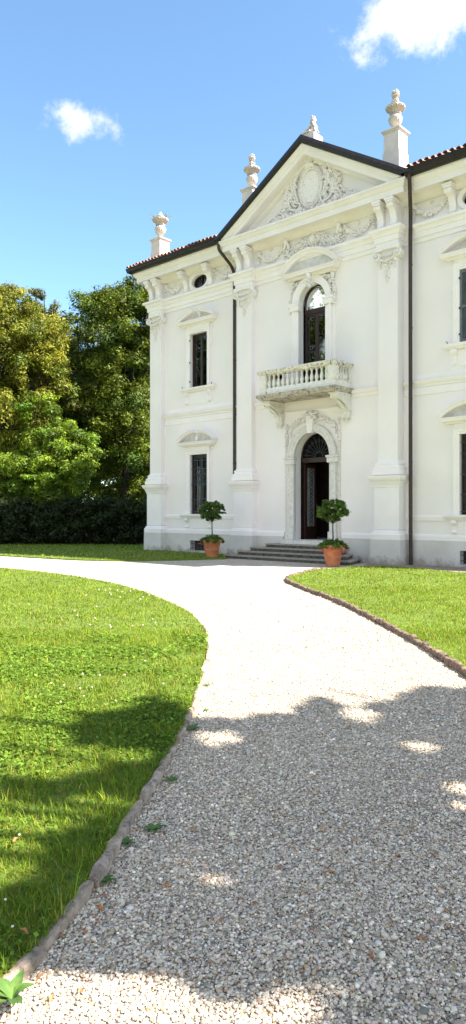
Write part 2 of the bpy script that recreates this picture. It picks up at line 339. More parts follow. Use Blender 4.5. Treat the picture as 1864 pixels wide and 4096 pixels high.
for i, (x0, x1, y0, yb) in enumerate(PIL):
    cx = (x0 + x1) / 2; corner = i in (0, 3)
    p = MB(); p.box(x0, x1, y0, yb, 3.1, 9.66); po = p.build('pilaster', 'stucco', villa)
    # pedestal and mouldings, swept round three sides
    path = [(x0, yb), (x0, y0), (x1, y0), (x1, 0.0 if corner else YC if i == 1 else 0)]
    if i == 1: path[0] = (x0, 0)
    if i == 2: path[0] = (x0, YC)
    if i == 3: path = [(x0, 0), (x0, y0), (x1, y0), (x1, yb)]
    b = MB(); b.sweep_xy(path, [(.02, .762), (.17, .762), (.17, .92), (.14, .95), (.13, 1.0), (.10, 1.02), (.09, 1.05), (.02, 1.06)])
    b.sweep_xy(path, [(.02, 1.06), (.09, 1.06), (.09, 2.34), (.11, 2.36), (.11, 2.40), (.13, 2.44), (.17, 2.53), (.20, 2.56), (.22, 2.60), (.24, 2.66), (.24, 2.70), (.02, 2.72)])
    b.build('pedestal', 'trim', po)
    q = MB(); q.sweep_xy(path, [(.02, 2.721), (.13, 2.721), (.14, 2.86), (.12, 2.87), (.125, 2.90), (.12, 2.95), (.09, 2.97), (.06, 3.0), (.06, 3.02), (.075, 3.04), (.075, 3.08), (.05, 3.10), (.01, 3.14), (-.01, 3.2)])
    q.build('base', 'trim', po, smooth=True)
    g = MB(); g.sweep_xy(path, [(.02, 0), (.185, 0), (.18, .4), (.175, .76), (.02, .761)]); g.build('plinth_block', 'plinth', po)
    c = MB(); yf = y0
    c.sweep_xy(path, [(-.01, 9.24), (.02, 9.25), (.02, 9.28), (-.01, 9.3)])
    n = 12
    for k in range(n):                               # bowed abacus
        a, e = -.44 + .88 * k / n, -.44 + .88 * (k + 1) / n
        za = 9.50 + .05 * (1 - (((a + e) / 2) / .44) ** 2); c.box(cx + a, cx + e, yf - .10, yf + .05, za, 9.655)
    for sg in (-1, 1): volute(c, cx + sg * .35, yf - .03, 9.40, .135, sg)
    if corner:
        s_ = -1 if i == 0 else 1
        c.box(cx + s_ * .33, cx + s_ * .45, yf - .1, yb - .05, 9.53, 9.655)
        c.tube([(cx + s_ * .38, yf, 9.40), (cx + s_ * .38, yb - .1, 9.40)], .13, 12)
    for k in range(9): c.blob((cx - .2 + .05 * k, yf - .06, 9.40 - .02 * math.sin(PI * k / 8)), (.024, .04, .045))
    for k in range(16):
        t = k / 15; c.blob((cx - .28 + .56 * t, yf - .05 - .03 * math.sin(PI * t), 9.33 - .13 * math.sin(PI * t) + random.uniform(-.015, .015)), (.03, .04, .03), random.random())
    for k in range(14): c.blob((cx + random.uniform(-.12, .12), yf - .06, 9.58 + random.uniform(-.05, .06)), (.03, .035, .022), random.uniform(0, PI))
    drop(c, cx, yf, 9.26, 8.55, .16); drop(c, cx - .24, yf, 9.26, 8.98, .035); drop(c, cx + .24, yf, 9.26, 8.98, .035)
    c.build('capital', 'relief', po)

# consoles in the frieze
def console(cx, y, wd=.2, z0=10.22, z1=10.98, pr=.34):
    c = MB()
    prof = [(0, z0), (-.07, z0 + .02), (-.11, z0 + .10), (-.10, z0 + .2), (-.13, z0 + .33), (-.2, z0 + .45), (-pr + .06, z0 + .52), (-pr, z0 + .58), (-pr + .01, z0 + .63), (0, z0 + .63)]
    c.prism([(y + a, b) for a, b in prof], cx - wd / 2, cx + wd / 2, 'x')
    c.prism([(y + a * 1.04 - .006, b) for a, b in prof[1:8]] + [(y, z0 + .6), (y, z0)], cx - wd * .17, cx + wd * .17, 'x')
    c.box(cx - wd * .62, cx + wd * .62, y - pr - .03, y, z0 + .635, z0 + .69)
    c.box(cx - wd * .74, cx + wd * .74, y - pr - .06, y, z0 + .691, z1)
    c.tube([(cx - wd * .54, y - pr + .075, z0 + .56), (cx + wd * .54, y - pr + .075, z0 + .56)], .07, 12); c.tube([(cx - wd * .54, y - .07, z0 + .08), (cx + wd * .54, y - .07, z0 + .08)], .055, 10)
    for k in range(6): c.blob((cx + random.uniform(-.06, .06), y - .1, z0 + .02 - .02 * k), (.035, .03, .025), random.random())
    return c.build('console', 'trim', villa)
for x0, x1, y0, yb in PIL:
    m = (x0 + x1) / 2
    for dx in (-.21, .23): console(m + dx, y0 + .03)
for wx in (LWX, RWX):
    for dx in (-.66, .68): console(wx + dx, -.0, .2, pr=.42)
# garlands and relief
def swag(mb, xa, xb, y, ztop, sag, n=38, r=.042):
    for k in range(n):
        t = (k + .5) / n; u = 2 * t - 1; z = ztop - sag * (1 - u * u); th = .5 + .8 * math.sin(PI * t)
        for _ in range(3):
            rr = r * random.uniform(.7, 1.3)
            mb.blob((xa + (xb - xa) * t + random.uniform(-.02, .02), y - random.uniform(.0, .07), z + random.uniform(-.06, .06) * th), (rr * 1.4, rr * 1.3, rr * .75), random.uniform(0, PI))
def spray(mb, pts, y, w, n, r=.028):
    for k in range(n):
        t = random.random() * (len(pts) - 1); i = int(t); f = t - i
        x = pts[i][0] * (1 - f) + pts[i + 1][0] * f; z = pts[i][1] * (1 - f) + pts[i + 1][1] * f
        rr = r * random.uniform(.6, 1.4)
        mb.blob((x + random.gauss(0, w), y - random.uniform(0, .07), z + random.gauss(0, w * 1.15)), (rr * 2.0, rr * 1.5, rr * .75), random.uniform(0, PI))
for (xa, xb, y) in ((-7.2, -6.15, 0), (-4.5, -3.25, 0), (3.85, 4.95, 0), (6.6, 7.7, 0), (-2.1, -.95, YC), (1.5, 2.6, YC)):
    g = MB(); swag(g, xa, xb, y - .01, 10.78, .36); xm = (xa + xb) / 2
    for xx in (xa, xb): spray(g, [(xx, 10.8), (xx, 10.35)], y - .01, .03, 16)
    spray(g, [(xm - .05, 10.74), (xm + .05, 10.74)], y, .03, 6, .022); g.build('garland', 'relief', villa)
g = MB()
for hx in (-.80, 1.34):                                # heads and their wings
    g.blob((hx, YC - .14, 10.80), (.085, .10, .12), 0, 2); g.blob((hx, YC - .22, 10.79), (.02, .03, .035)); g.blob((hx, YC - .12, 10.9), (.10, .09, .06))
    for sg in (-1, 1): g.blob((hx + sg * .07, YC - .1, 10.68), (.06, .06, .10), sg * .4)
    spray(g, [(hx, 10.62), (hx - .03, 10.3)], YC - .02, .05, 40)
spray(g, [(-.7, 10.35), (-.2, 10.62), (.27, 10.74), (.75, 10.62), (1.25, 10.35)], YC, .085, 420, .03)
spray(g, [(-.7, 10.5), (.27, 10.5), (1.25, 10.5)], YC, .07, 160, .03)
g.blob((.27, YC - .08, 10.66), (.12, .08, .16), 0, 2); g.build('frieze_relief', 'relief', villa)

# pediment
AZ, EZ, EX = 13.86, 11.50, 3.84
RK = [(AX - EX - .35, EZ - .35 * (AZ - EZ) / EX), (AX, AZ), (AX + EX + .35, EZ - .35 * (AZ - EZ) / EX)][::-1]   # travelling leftwards, right of travel = up
def clip(o, z):
    bm = bmesh.new(); bm.from_mesh(o.data)
    bmesh.ops.bisect_plane(bm, geom=bm.verts[:] + bm.edges[:] + bm.faces[:], plane_co=(0, 0, z), plane_no=(0, 0, -1), clear_outer=True); bm.to_mesh(o.data); bm.free()
rk = MB(); rk.sweep_xz(RK, [(-.2, -.2), (-.2, -.88), (-.24, -.88), (-.26, -.85), (-.31, -.80), (-.33, -.78), (-.345, -.78), (-.345, -.76), (-.45, -.755), (-.47, -.71), (-.47, -.45), (-.52, -.40), (-.56, -.34), (-.58, -.2)])
o = rk.build('raking_cornice', 'cornice', villa); clip(o, 11.395)
ty = MB(); ty.prism([(AX - 3.6, 11.3), (AX + 3.6, 11.3), (AX, 13.55)], -.30, -.1, 'y'); ty.build('tympanum', 'stucco', villa)
vg = MB(); vg.sweep_xz(RK, [(.03, 6), (.03, -.93), (-.06, -.97), (-.14, -.97), (-.2, -.92), (-.21, -.6), (-.12, -.5), (-.12, 6)])
o = vg.build('verge_flashing', 'gutter', villa); clip(o, 11.42)
# cartouche
c = MB(); cy = -.30; ocx, ocz = AX - .02, 12.40
el = [(ocx + .40 * math.cos(2 * PI * i / 40), ocz + .62 * math.sin(2 * PI * i / 40)) for i in range(40)]
c.sweep_xz(el, [(.10, cy), (.09, cy - .07), (.04, cy - .12), (.0, cy - .09), (-.03, cy - .13), (-.07, cy - .07), (-.08, cy)], True)
c.add([(x * .85 + ocx * .15, cy - .05, z * .85 + ocz * .15) for x, z in el], [tuple(range(40))])
for i in range(44):
    a = 2 * PI * i / 44; c.blob((ocx + .43 * math.cos(a), cy - .13, ocz + .66 * math.sin(a)), (.032, .03, .022), a)
def curl(pts, r0, r1, n=20):
    P = []
    for i in range(n):                                 # Catmull-Rom through pts
        t = i / (n - 1) * (len(pts) - 1.001); k = int(t); f = t - k
        p = [np.array(pts[max(0, min(len(pts) - 1, k + d))]) for d in (-1, 0, 1, 2)]
        P.append(.5 * ((2 * p[1]) + (p[2] - p[0]) * f + (2 * p[0] - 5 * p[1] + 4 * p[2] - p[3]) * f * f + (3 * p[1] - p[0] - 3 * p[2] + p[3]) * f ** 3))
    c.tube([(q[0], cy - .08, q[1]) for q in P], [r0 + (r1 - r0) * i / (n - 1) for i in range(n)], 7)
for sg in (-1, 1):
    X = lambda a: ocx + sg * a
    curl([(X(.15), 13.12), (X(.5), 13.1), (X(.78), 12.85), (X(.72), 12.4), (X(.9), 12.15), (X(.8), 11.85), (X(.5), 11.75), (X(.42), 11.92), (X(.55), 11.98)], .065, .03, 34)
    curl([(X(.5), 12.9), (X(.66), 12.62), (X(.6), 12.3), (X(.5), 12.0)], .05, .03)
    curl([(X(.1), 13.22), (X(.3), 13.3), (X(.5), 13.12), (X(.42), 12.98), (X(.34), 13.08)], .07, .035)
    curl([(X(.78), 12.85), (X(.92), 12.98), (X(1.0), 12.8), (X(.88), 12.7)], .05, .03)
    for k in range(7):
        a = k / 6; c.leafy(X(.95 - .02 * k), cy - .05, 12.95 - .13 * k, .16 - .005 * k, PI / 2 * (1 - sg) + sg * (.9 - .3 * k))
    spray(c, [(X(.82), 12.9), (X(1.0), 12.5), (X(.95), 12.1), (X(1.15), 11.75)], cy - .03, .075, 120, .045)
    spray(c, [(X(.6), 12.95), (X(.7), 12.4), (X(.6), 11.85)], cy - .05, .05, 60, .04)
    spray(c, [(X(.2), 11.6), (X(.7), 11.62), (X(1.2), 11.62)], cy - .03, .06, 70, .042)
    spray(c, [(X(1.2), 11.6), (X(1.5), 11.66), (X(2.0), 11.56)], cy - .02, .055, 80, .036)
    spray(c, [(X(1.25), 11.9), (X(1.5), 11.72)], cy - .02, .04, 30, .026)
    spray(c, [(X(2.4), 11.6), (X(2.72), 11.52), (X(2.6), 11.75)], cy - .02, .04, 30, .024)
for k in range(9):                                     # shell crest
    a = PI * (k + .5) / 9; c.tube([(ocx + .06 * math.cos(a), cy - .12, 13.15), (ocx + .15 * math.cos(a), cy - .18, 13.15 + .16 * math.sin(a)), (ocx + .2 * math.cos(a), cy - .13, 13.13 + .27 * math.sin(a))], [.02, .04, .02], 6)
c.blob((ocx, cy - .15, 13.08), (.16, .10, .10), 0, 2); c.blob((ocx + .12, cy - .12, 13.03), (.08, .06, .06)); c.blob((ocx - .14, cy - .1, 13.02), (.08, .06, .06))
c.build('cartouche', 'relief', villa)

# roof
rf = MB(); EV = 11.56; sl = math.tan(math.radians(17))
x0, x1, y0, y1 = -8.62, 9.19, -.84, 12.7; rise = (y1 - y0) / 2 * sl; hx = (y1 - y0) / 2
MX0, MX1, MY = -3.5, 4.05, .3; zm = EV + (MY - y0) * sl
for q in ((x0, MX0), (MX1, x1)): rf.box(q[0], q[1], y0, MY, EV - .1, EV - .003)
rf.add([(x0, y0, EV), (MX0, y0, EV), (MX0, MY, zm), (MX1, MY, zm), (MX1, y0, EV), (x1, y0, EV), (x1 - hx, (y0 + y1) / 2, EV + rise), (x0 + hx, (y0 + y1) / 2, EV + rise)], [tuple(range(8))])
y0f, y0 = y0, MY
rf.add([(x0, y0f, EV), (x1, y0f, EV), (x1, y1, EV), (x0, y1, EV), (x0 + hx, (y0f + y1) / 2, EV + rise), (x1 - hx, (y0f + y1) / 2, EV + rise),
        (x0, y0, EV - .1), (x1, y0, EV - .1), (x1, y1, EV - .1), (x0, y1, EV - .1)],
       [(1, 2, 5), (2, 3, 4, 5), (3, 0, 4), (6, 7, 8, 9), (2, 3, 9, 8)])
roof = rf.build('roof', 'tile', villa)
tl = MB(); tl_split = False
def tile(x, y, z, dx, dy, L, r, cover=True, jig=1):           # half-round clay tile running up the slope along (dx,dy)
    n = 6; vs = []; nx, ny = -dy, dx
    for s_, rr in ((0, r), (1, r * .85)):
        for i in range(n + 1):
            a = PI * i / n; o_ = rr * math.cos(a); h = rr * math.sin(a) * (1 if cover else -.6)
            vs.append((x + dx * L * s_ + nx * o_, y + dy * L * s_ + ny * o_, z + L * s_ * sl + h + .02))
    vs += [(v[0], v[1], v[2] - .018) for v in vs[:n + 1]]; k = n + 1
    tl.add(vs, [(i, i + 1, k + i + 1, k + i) for i in range(n)] + [(i, i + 1, 2 * k + i + 1, 2 * k + i) for i in range(n)])
x = -8.6
while x < 9.2:
    if x > 4.05 and not tl_split: tl.build('eave_tiles', 'tile', roof); tl = MB(); tl_split = True
    if x < -3.55 or x > 4.05:
        for row in range(5):
            tile(x, -.90 + row * .36 + random.uniform(-.02, .02), EV + .02 + row * .36 * sl + random.uniform(-.008, .012), 0, 1, .42, .075)
            tile(x + .095, -.87 + row * .36, EV + .03 + row * .36 * sl, 0, 1, .42, .06, False)
    x += .19
tl.build('eave_tiles', 'tile', roof); tl = MB()
y = -.55
while y < 12:
    for row in range(1): tile(-8.70 + row * .36, y, EV + .02 + row * .36 * sl, 1, 0, .42, .075)
    y += .19
tl.build('eave_tiles', 'tile', roof)
gt = MB(); GP = [(.44, 11.39), (.50, 11.37), (.60, 11.37), (.66, 11.40), (.69, 11.46), (.70, 11.53), (.72, 11.54), (.72, 11.56), (.69, 11.56), (.67, 11.53), (.65, 11.47), (.6, 11.43), (.44, 11.43)]
gt.sweep_xy([(-8.0, 12), (-8.0, -.2), (-3.42, -.2)], GP); gt.build('gutter', 'gutter', villa, True)
gt = MB(); gt.sweep_xy([(3.98, -.2), (8.57, -.2), (8.57, 12)], GP); gt.build('gutter', 'gutter', villa, True)
def bez(pts, n=6):
    out = [Vector(pts[0])]
    for i in range(1, len(pts) - 1):
        a, b, c_ = Vector(pts[i - 1]), Vector(pts[i]), Vector(pts[i + 1]); r = min((a - b).length, (c_ - b).length, .5) * .4
        p, q = b + (a - b).normalized() * r, b + (c_ - b).normalized() * r
        out += [p * (1 - t) ** 2 + b * 2 * t * (1 - t) + q * t * t for t in [k / n for k in range(n + 1)]]
    return out + [Vector(pts[-1])]
def pipe(pts, bands):
    m = MB(); m.tube(bez(pts), .058, 12); o = m.build('downpipe', 'pipe', villa, True)
    b = MB()
    for z in bands:
        x, y = pts[-1][0], pts[-1][1]; b.lathe([(.05, -.02), (.062, -.02), (.062, .02), (.05, .02)], (x, y, z), 12); b.box(x - .012, x + .012, y, y + .1, z - .012, z + .012)
    b.build('bracket', 'pipe', o)
pipe([(-3.52, -.82, 11.40), (-3.52, -.82, 11.12), (-3.38, -.28, 10.62), (-3.37, -.13, 10.35), (-3.37, -.13, 2.8)], [9.2, 7.2, 5.2, 3.4])
pipe([(4.12, -.82, 11.40), (4.12, -.80, 11.2), (3.86, -.26, 10.5), (3.83, -.22, 9.8), (3.83, -.20, 0.02)], [9.0, 7.1, 5.0, 3.1, 1.75, 1.0])

# wing windows
def frame_xz(mb, path, prof, closed=False): mb.sweep_xz(path, prof, closed)
def sur_prof(w_, y, pr=.095): return [(0, y), (0, y - pr * .6), (w_ * .35, y - pr * .6), (w_ * .4, y - pr * .8), (w_ * .75, y - pr * .8), (w_ * .85, y - pr), (w_, y - pr), (w_, y)]
def bracket_s(mb, cx, y, z0, z1, wd, pr):
    h = z1 - z0; mb.prism([(y, z0), (y - pr * .35, z0 + .02), (y - pr * .45, z0 + .12 * h), (y - pr * .35, z0 + .3 * h), (y - pr * .5, z0 + .55 * h), (y - pr * .85, z0 + .7 * h), (y - pr, z0 + .85 * h), (y - pr, z1), (y, z1)], cx - wd / 2, cx + wd / 2, 'x')
    mb.tube([(cx - wd * .6, y - pr * .25, z0 + .1 * h), (cx + wd * .6, y - pr * .25, z0 + .1 * h)], .1 * h + .01, 8); mb.tube([(cx - wd * .56, y - pr * .7, z1 - .17 * h), (cx + wd * .56, y - pr * .7, z1 - .17 * h)], .16 * h, 8)
def window(wx, zb, zt, ped, kind, y=Y0):
    s = MB(); a, b = wx - HW, wx + HW; sw = .17
    s.sweep_xz([(a, zb), (a, zt), (b, zt), (b, zb)][::-1] if False else [(b, zb), (b, zt), (a, zt), (a, zb)], sur_prof(sw, y))
    for e, sg in ((a - sw, -1), (b + sw, 1)):                               # crossettes and outer strip
        xx = sorted((e, e + sg * .07)); s.box(xx[0], xx[1], y - .035, y, zt - .55, zt + sw - .01)
        xx = sorted((e, e + sg * .045)); s.box(xx[0], xx[1], y - .02, y, zb, zt - .55)
    wo = s.build('window', 'trim', villa)
    # sill and brackets
    q = MB(); q.sweep_xy([(wx - .78, y), (wx - .78, y - .001), (wx + .78, y - .001), (wx + .78, y)], [(0, zb - .16), (.06, zb - .15), (.09, zb - .10), (.15, zb - .085), (.17, zb - .03), (.17, zb - .005), (0, zb + .002)])
    bz = zb - .16; low = .46 if kind != 'grille' else .38
    for sg in (-1, 1): bracket_s(q, wx + sg * .62, y, bz - low, bz, .13, .13)
    q.box(wx - .48, wx + .48, y - .02, y, bz - low - .02, bz - .03); q.box(wx - .76, wx - .48, y - .012, y, bz - low - .14, bz - .0); q.box(wx + .48, wx + .76, y - .012, y, bz - low - .14, bz)
    q.build('sill', 'trim', wo)
    # hood
    h = MB(); hb = MB(); hz = zt + sw + .28; hw = .86
    h.box(wx - .62, wx + .62, y - .07, y, zt + sw, hz - .14)
    basep = [(0, hz - .16), (.10, hz - .15), (.13, hz - .10), (.22, hz - .09), (.24, hz - .03), (.26, hz), (.27, hz + .03), (0, hz + .035)]
    h.sweep_xy([(wx - hw + .13, y), (wx - hw + .13, y - .02), (wx + hw - .13, y - .02), (wx + hw - .13, y)], basep)
    rp = [(0, y), (0, y - .22), (.03, y - .24), (.06, y - .25), (.09, y - .29), (.11, y - .29), (.11, y)]
    rise = .36
    if ped == 'tri':
        for sg in (-1, 1):
            pts = [(wx + sg * (hw + .1), hz + .035)] + [(wx + sg * (hw + .1) * (1 - t), hz + .035 + rise * (t ** 1.0) + .03 * math.sin(PI * t)) for t in (.25, .5, .75, .90)]
            h.sweep_xz(pts if sg > 0 else pts[::-1], rp)
        hb.prism([(wx - hw * .85, hz + .03), (wx + hw * .85, hz + .03), (wx + .1, hz + rise * .9), (wx + .02, hz + .1), (wx - .1, hz + rise * .9)], y - .02, y, 'y')
    else:
        full = ped == 'seg'; L = hw + .1; R = (L * L + rise * rise) / (2 * rise); am = math.asin(L / R)
        for sg in (-1, 1):
            pts = [(wx + sg * R * math.sin(am * (1 - t * (1 if full else .88))), hz + .035 + rise - R + R * math.cos(am * (1 - t * (1 if full else .88)))) for t in [k / 8 for k in range(9)]]
            h.sweep_xz(pts if sg > 0 else pts[::-1], rp)
        hb.prism([(wx + R * math.sin(am * k / 8) * .9, hz + .03 + (rise - R + R * math.cos(am * k / 8)) * .98) for k in range(-8, 9)], y - .02, y, 'y')
        if not full: h.blob((wx, y - .14, hz + .16), (.07, .06, .12))
    h.build('pediment', 'trim', wo); hb.build('pediment_field', 'tymp', wo)
    yr = y + .13
    f = MB()
    def leafsash(xa, xb, z0, z1, bar):
        t = .055; f.box(xa, xa + t, yr, yr + .05, z0, z1); f.box(xb - t, xb, yr, yr + .05, z0, z1)
        f.box(xa + t, xb - t, yr, yr + .05, z0, z0 + t + .02); f.box(xa + t, xb - t, yr, yr + .05, z1 - t, z1)
        if bar: f.box(xa + t, xb - t, yr + .012, yr + .04, bar - .012, bar + .012)
    f.box(a, a + .05, yr - .03, yr + .07, zb, zt); f.box(b - .05, b, yr - .03, yr + .07, zb, zt); f.box(a + .05, b - .05, yr - .03, yr + .07, zt - .06, zt)
    leafsash(a + .05, wx, zb, zt - .06, zb + (zt - zb) * .68); leafsash(wx, b - .05, zb, zt - .06, zb + (zt - zb) * .68)
    f.build('sash', 'wood', wo)
    MB().box(a + .1, b - .1, yr + .02, yr + .028, zb + .06, zt - .1).build('pane', 'glass', wo)
    cu = MB(); 
    for (u0, u1) in ((a + .08, wx - .08), (wx + .14, b - .05)):
        n = 26; vs = [(u0 + (u1 - u0) * i / n, yr + .13 + .022 * math.sin(i * 1.9), z) for z in (zb, zt) for i in range(n + 1)]
        cu.add(vs, [(i, i + 1, n + 2 + i, n + 1 + i) for i in range(n)])
    cu.build('curtain', 'curtain', wo, True)
    if kind == 'grille':
        g = MB(); yg = y + .04
        for i in range(7): xx = a + .04 + (2 * HW - .08) * i / 6; g.tube([(xx, yg, zb), (xx, yg, zt - .02)], .011, 6)
        for k in (0.04, .25, .5, .76, .9): zz = zb + (zt - zb) * k; g.box(a, b, yg - .008, yg + .008, zz - .012, zz + .012)
        for i in range(6):
            xx = a + .11 + (2 * HW - .22) * i / 5; zz = zb + (zt - zb) * .95
            g.tube([(xx + .045 * math.cos(t), yg, zz + .05 * math.sin(t)) for t in [2 * PI * k / 10 for k in range(11)]], .007, 5)
            for kk in (.14, .5, .62): g.tube([(xx + .04 * math.cos(t), yg, zb + (zt - zb) * (kk + .04) + .05 * math.sin(t)) for t in [2 * PI * k / 10 for k in range(11)]], .006, 5)
        g.build('grille', 'iron', wo)
    if kind == 'shutter':
        for sg in (-1, 1):
            g = MB(); xa, xb = sorted((wx + sg * .005, wx + sg * (HW - .005))); yg = y - .005; t = .06
            g.box(xa, xa + t, yg, yg + .045, zb + .01, zt - .01); g.box(xb - t, xb, yg, yg + .045, zb + .01, zt - .01)
            for z0, z1 in ((zb + .01, zb + .1), (zt - .09, zt - .01), ((zb + zt) / 2 - .04, (zb + zt) / 2 + .04)): g.box(xa + t, xb - t, yg, yg + .045, z0, z1)
            z = zb + .13
            while z < zt - .1:
                if abs(z - (zb + zt) / 2) > .06: g.prism([(yg + .002, z - .018), (yg + .008, z - .022), (yg + .043, z + .014), (yg + .037, z + .018)], xa + t, xb - t, 'x')
                z += .048
            g.box(xa, xb, yg + .05, yg + .06, zb, zt); g.build('shutter', 'shutter', wo)
    if kind != 'grille':
        k_ = MB()
        for sg in (-1, 1):
            k_.tube([(wx + sg * .80, y - .12, zb + .0), (wx + sg * .80, y - .14, zb + .06), (wx + sg * .82, y - .16, zb + .08)], .012, 5)
            for zz in (zb + .25, zb + 1.0, zt - .25): k_.box(wx + sg * (HW + .0) - .012, wx + sg * (HW + .0) + .012, y - .07, y - .03, zz - .03, zz + .03)
        k_.build('shutter_hook', 'iron', wo)
    return wo
window(LWX, 6.45, 8.56, 'tri', 'plain'); window(LWX, 1.52, 3.84, 'segb', 'grille')
window(RWX, 6.45, 8.56, 'seg', 'shutter'); window(RWX, 1.52, 3.84, 'seg', 'grille')
for wx in (LWX, RWX):
    cx = wx + .02; s = MB(); el = [(cx + .42 * math.cos(2 * PI * i / 40), 10.56 + .26 * math.sin(2 * PI * i / 40)) for i in range(40)]
    s.sweep_xz(el, [(0, Y0), (0, Y0 - .03), (.05, Y0 - .035), (.07, Y0 - .06), (.13, Y0 - .06), (.15, Y0)], True)
    o = s.build('oval_window', 'trim', villa)
    f = MB(); f.sweep_xz(el, [(-.001, .12), (-.001, .17), (-.05, .17), (-.05, .12)], True); f.box(cx - .02, cx + .02, .12, .16, 10.3, 10.82); f.build('sash', 'wood', o)
    MB().box(cx - .42, cx + .42, .17, .176, 10.3, 10.82).build('pane', 'glass', o)
    v = MB(); a, b = wx - .45, wx + .45
    for i in range(6): xx = a + .08 + .148 * i; v.tube([(xx, .02, .1), (xx, .02, .49)], .01, 6)
    for zz in (.2, .36): v.box(a, b, .01, .03, zz - .01, zz + .01)
    o = v.build('vent_grille', 'iron', villa); MB().box(a - .1, b + .1, .2, .21, 0, .6).build('backing', 'hall', o)

# central arched openings
def arch_line(cx, hw, zb, sp, rise, n=20): return [(cx - hw, zb)] + arch_pts(cx, sp, hw, rise, n) + [(cx + hw, zb)]
def door_surround(cx, hw, zb, sp, rise, y, sw, outer, mat, name):
    s = MB(); path = arch_line(cx, hw, zb, sp, rise)[::-1]
    s.sweep_xz(path, [(0, y + .02), (0, y - .09), (sw * .25, y - .09), (sw * .28, y - .11), (sw * .7, y - .11), (sw * .75, y - .13), (sw, y - .13), (sw, y)])
    for sg in (-1, 1):
        a = cx + sg * hw; xa, xb = sorted((a - sg * .02, a + sg * (sw + .04)))
        s.sweep_xy([(xa, y), (xa, y - .13), (xb, y - .13), (xb, y)], [(0, sp - .22), (.03, sp - .2), (.03, sp - .06), (.06, sp - .03), (.06, sp + .03), (0, sp + .035)])
        s.box(xa, xb, y - .15, y, zb, zb + .3 if zb < 2 else zb + .05)
        if outer: xc, xd = sorted((a + sg * (sw + .003), a + sg * (sw + .13))); s.box(xc, xd, y - .035, y, zb, sp + rise * .9)
    return s.build(name, mat, villa)
do = door_surround(DX, DHW, .66, DSP, DRI, YC, .27, True, 'stone', 'entrance_door')
uo = door_surround(UX, UHW, 5.52, USP, URI, YC, .24, True, 'trim', 'balcony_door')
# balcony door joinery
y = YC + .22; f = MB(); ln = arch_line(UX, UHW, 5.52, USP, URI)[::-1]
f.sweep_xz(ln, [(0, y - .02), (0, y + .06), (-.075, y + .06), (-.075, y - .02)]); f.box(UX - UHW + .07, UX + UHW - .07, y - .03, y + .05, 8.28, 8.44)
for xa, xb in ((UX - UHW + .07, UX - .0), (UX + .0, UX + UHW - .07)):
    f.box(xa, xa + .065, y, y + .045, 5.52, 8.28); f.box(xb - .065, xb, y, y + .045, 5.52, 8.28); f.box(xa + .065, xb - .065, y, y + .045, 5.52, 5.75); f.box(xa + .065, xb - .065, y, y + .045, 8.2, 8.28)
f.build('sash', 'wood', uo)
g = MB(); g.box(UX - UHW + .1, UX + UHW - .1, y + .02, y + .027, 5.7, 8.3); ap = arch_pts(UX, 8.44, UHW - .05, URI + .12)
g.add([(p[0], y + .022, p[1]) for p in ap], [tuple(range(len(ap)))]); g.build('pane', 'glass', uo)
cu = MB(); n = 30
for u0, u1 in ((UX - UHW + .08, UX - .26), (UX + .36, UX + UHW - .06)): cu.add([(u0 + (u1 - u0) * i / n, y + .16 + .025 * math.sin(i * 1.4), z) for z in (5.5, 8.9) for i in range(n + 1)], [(i, i + 1, n + 2 + i, n + 1 + i) for i in range(n)])
cu.build('curtain', 'curtain', uo, True)
# hood over the balcony door
h = MB(); hz = 9.56; hw = 1.06; yy = YC
h.sweep_xy([(UX - hw + .2, yy), (UX - hw + .2, yy - .12), (UX + hw - .2, yy - .12), (UX + hw - .2, yy)], [(0, hz - .16), (.05, hz - .14), (.07, hz - .08), (.20, hz - .07), (.21, hz), (.24, hz + .04), (.25, hz + .07), (0, hz + .08)])
L, rise = hw + .05, .56; R = (L * L + rise * rise) / (2 * rise); am = math.asin(L / R)
pts = [(UX + R * math.sin(am * k / 12), hz + .07 + rise - R + R * math.cos(am * k / 12)) for k in range(-12, 13)][::-1]
h.sweep_xz(pts, [(-.06, yy), (-.06, yy - .26), (-.02, yy - .28), (.03, yy - .30), (.06, yy - .33), (.10, yy - .35), (.12, yy - .36), (.12, yy)])
h.prism([(UX + (p[0] - UX) * .95, hz + .07 + (p[1] - hz - .07) * .95) for p in pts], yy - .10, yy, 'y') if False else None; h.build('pediment', 'cornice', uo); MB().prism([(UX + (p[0] - UX) * .95, hz + .07 + (p[1] - hz - .07) * .95) for p in pts], yy - .14, yy, 'y').build('pediment_field', 'tymp', uo)
r = MB(); yk = YC - .14
r.prism([(UX - .10, 9.12), (UX + .10, 9.12), (UX + .14, 9.5), (UX - .14, 9.5)], yk - .06, YC, 'y')
r.blob((UX, yk - .12, 9.42), (.085, .09, .12), 0, 2); r.blob((UX, yk - .2, 9.40), (.02, .03, .035)); r.blob((UX, yk - .1, 9.55), (.11, .09, .07)); spray(r, [(UX, 9.3), (UX, 9.08)], yk - .07, .05, 40)
for sg in (-1, 1):
    x = UX + sg * .84; r.blob((x, YC - .09, 9.30), (.06, .07, .09), 0, 2); r.blob((x, YC - .08, 9.37), (.08, .07, .04)); r.leafy(x, YC - .05, 9.15, .12, PI / 2)
    spray(r, [(x, 9.2), (x + sg * .03, 8.75), (x + sg * .04, 8.35)], YC - .02, .028, 70, .028); spray(r, [(x - sg * .05, 9.3), (UX + sg * .45, 9.33), (UX + sg * .2, 9.42)], YC - .03, .04, 60, .028)
    spray(r, [(x - sg * .1, 9.25), (x - sg * .14, 9.0), (x - sg * .08, 8.9)], YC - .02, .03, 30, .026)
r.build('relief', 'relief', uo)
r = MB(); r.prism([(DX - .09, 4.22), (DX + .09, 4.22), (DX + .15, 4.72), (DX - .15, 4.72)], YC - .19, YC, 'y')
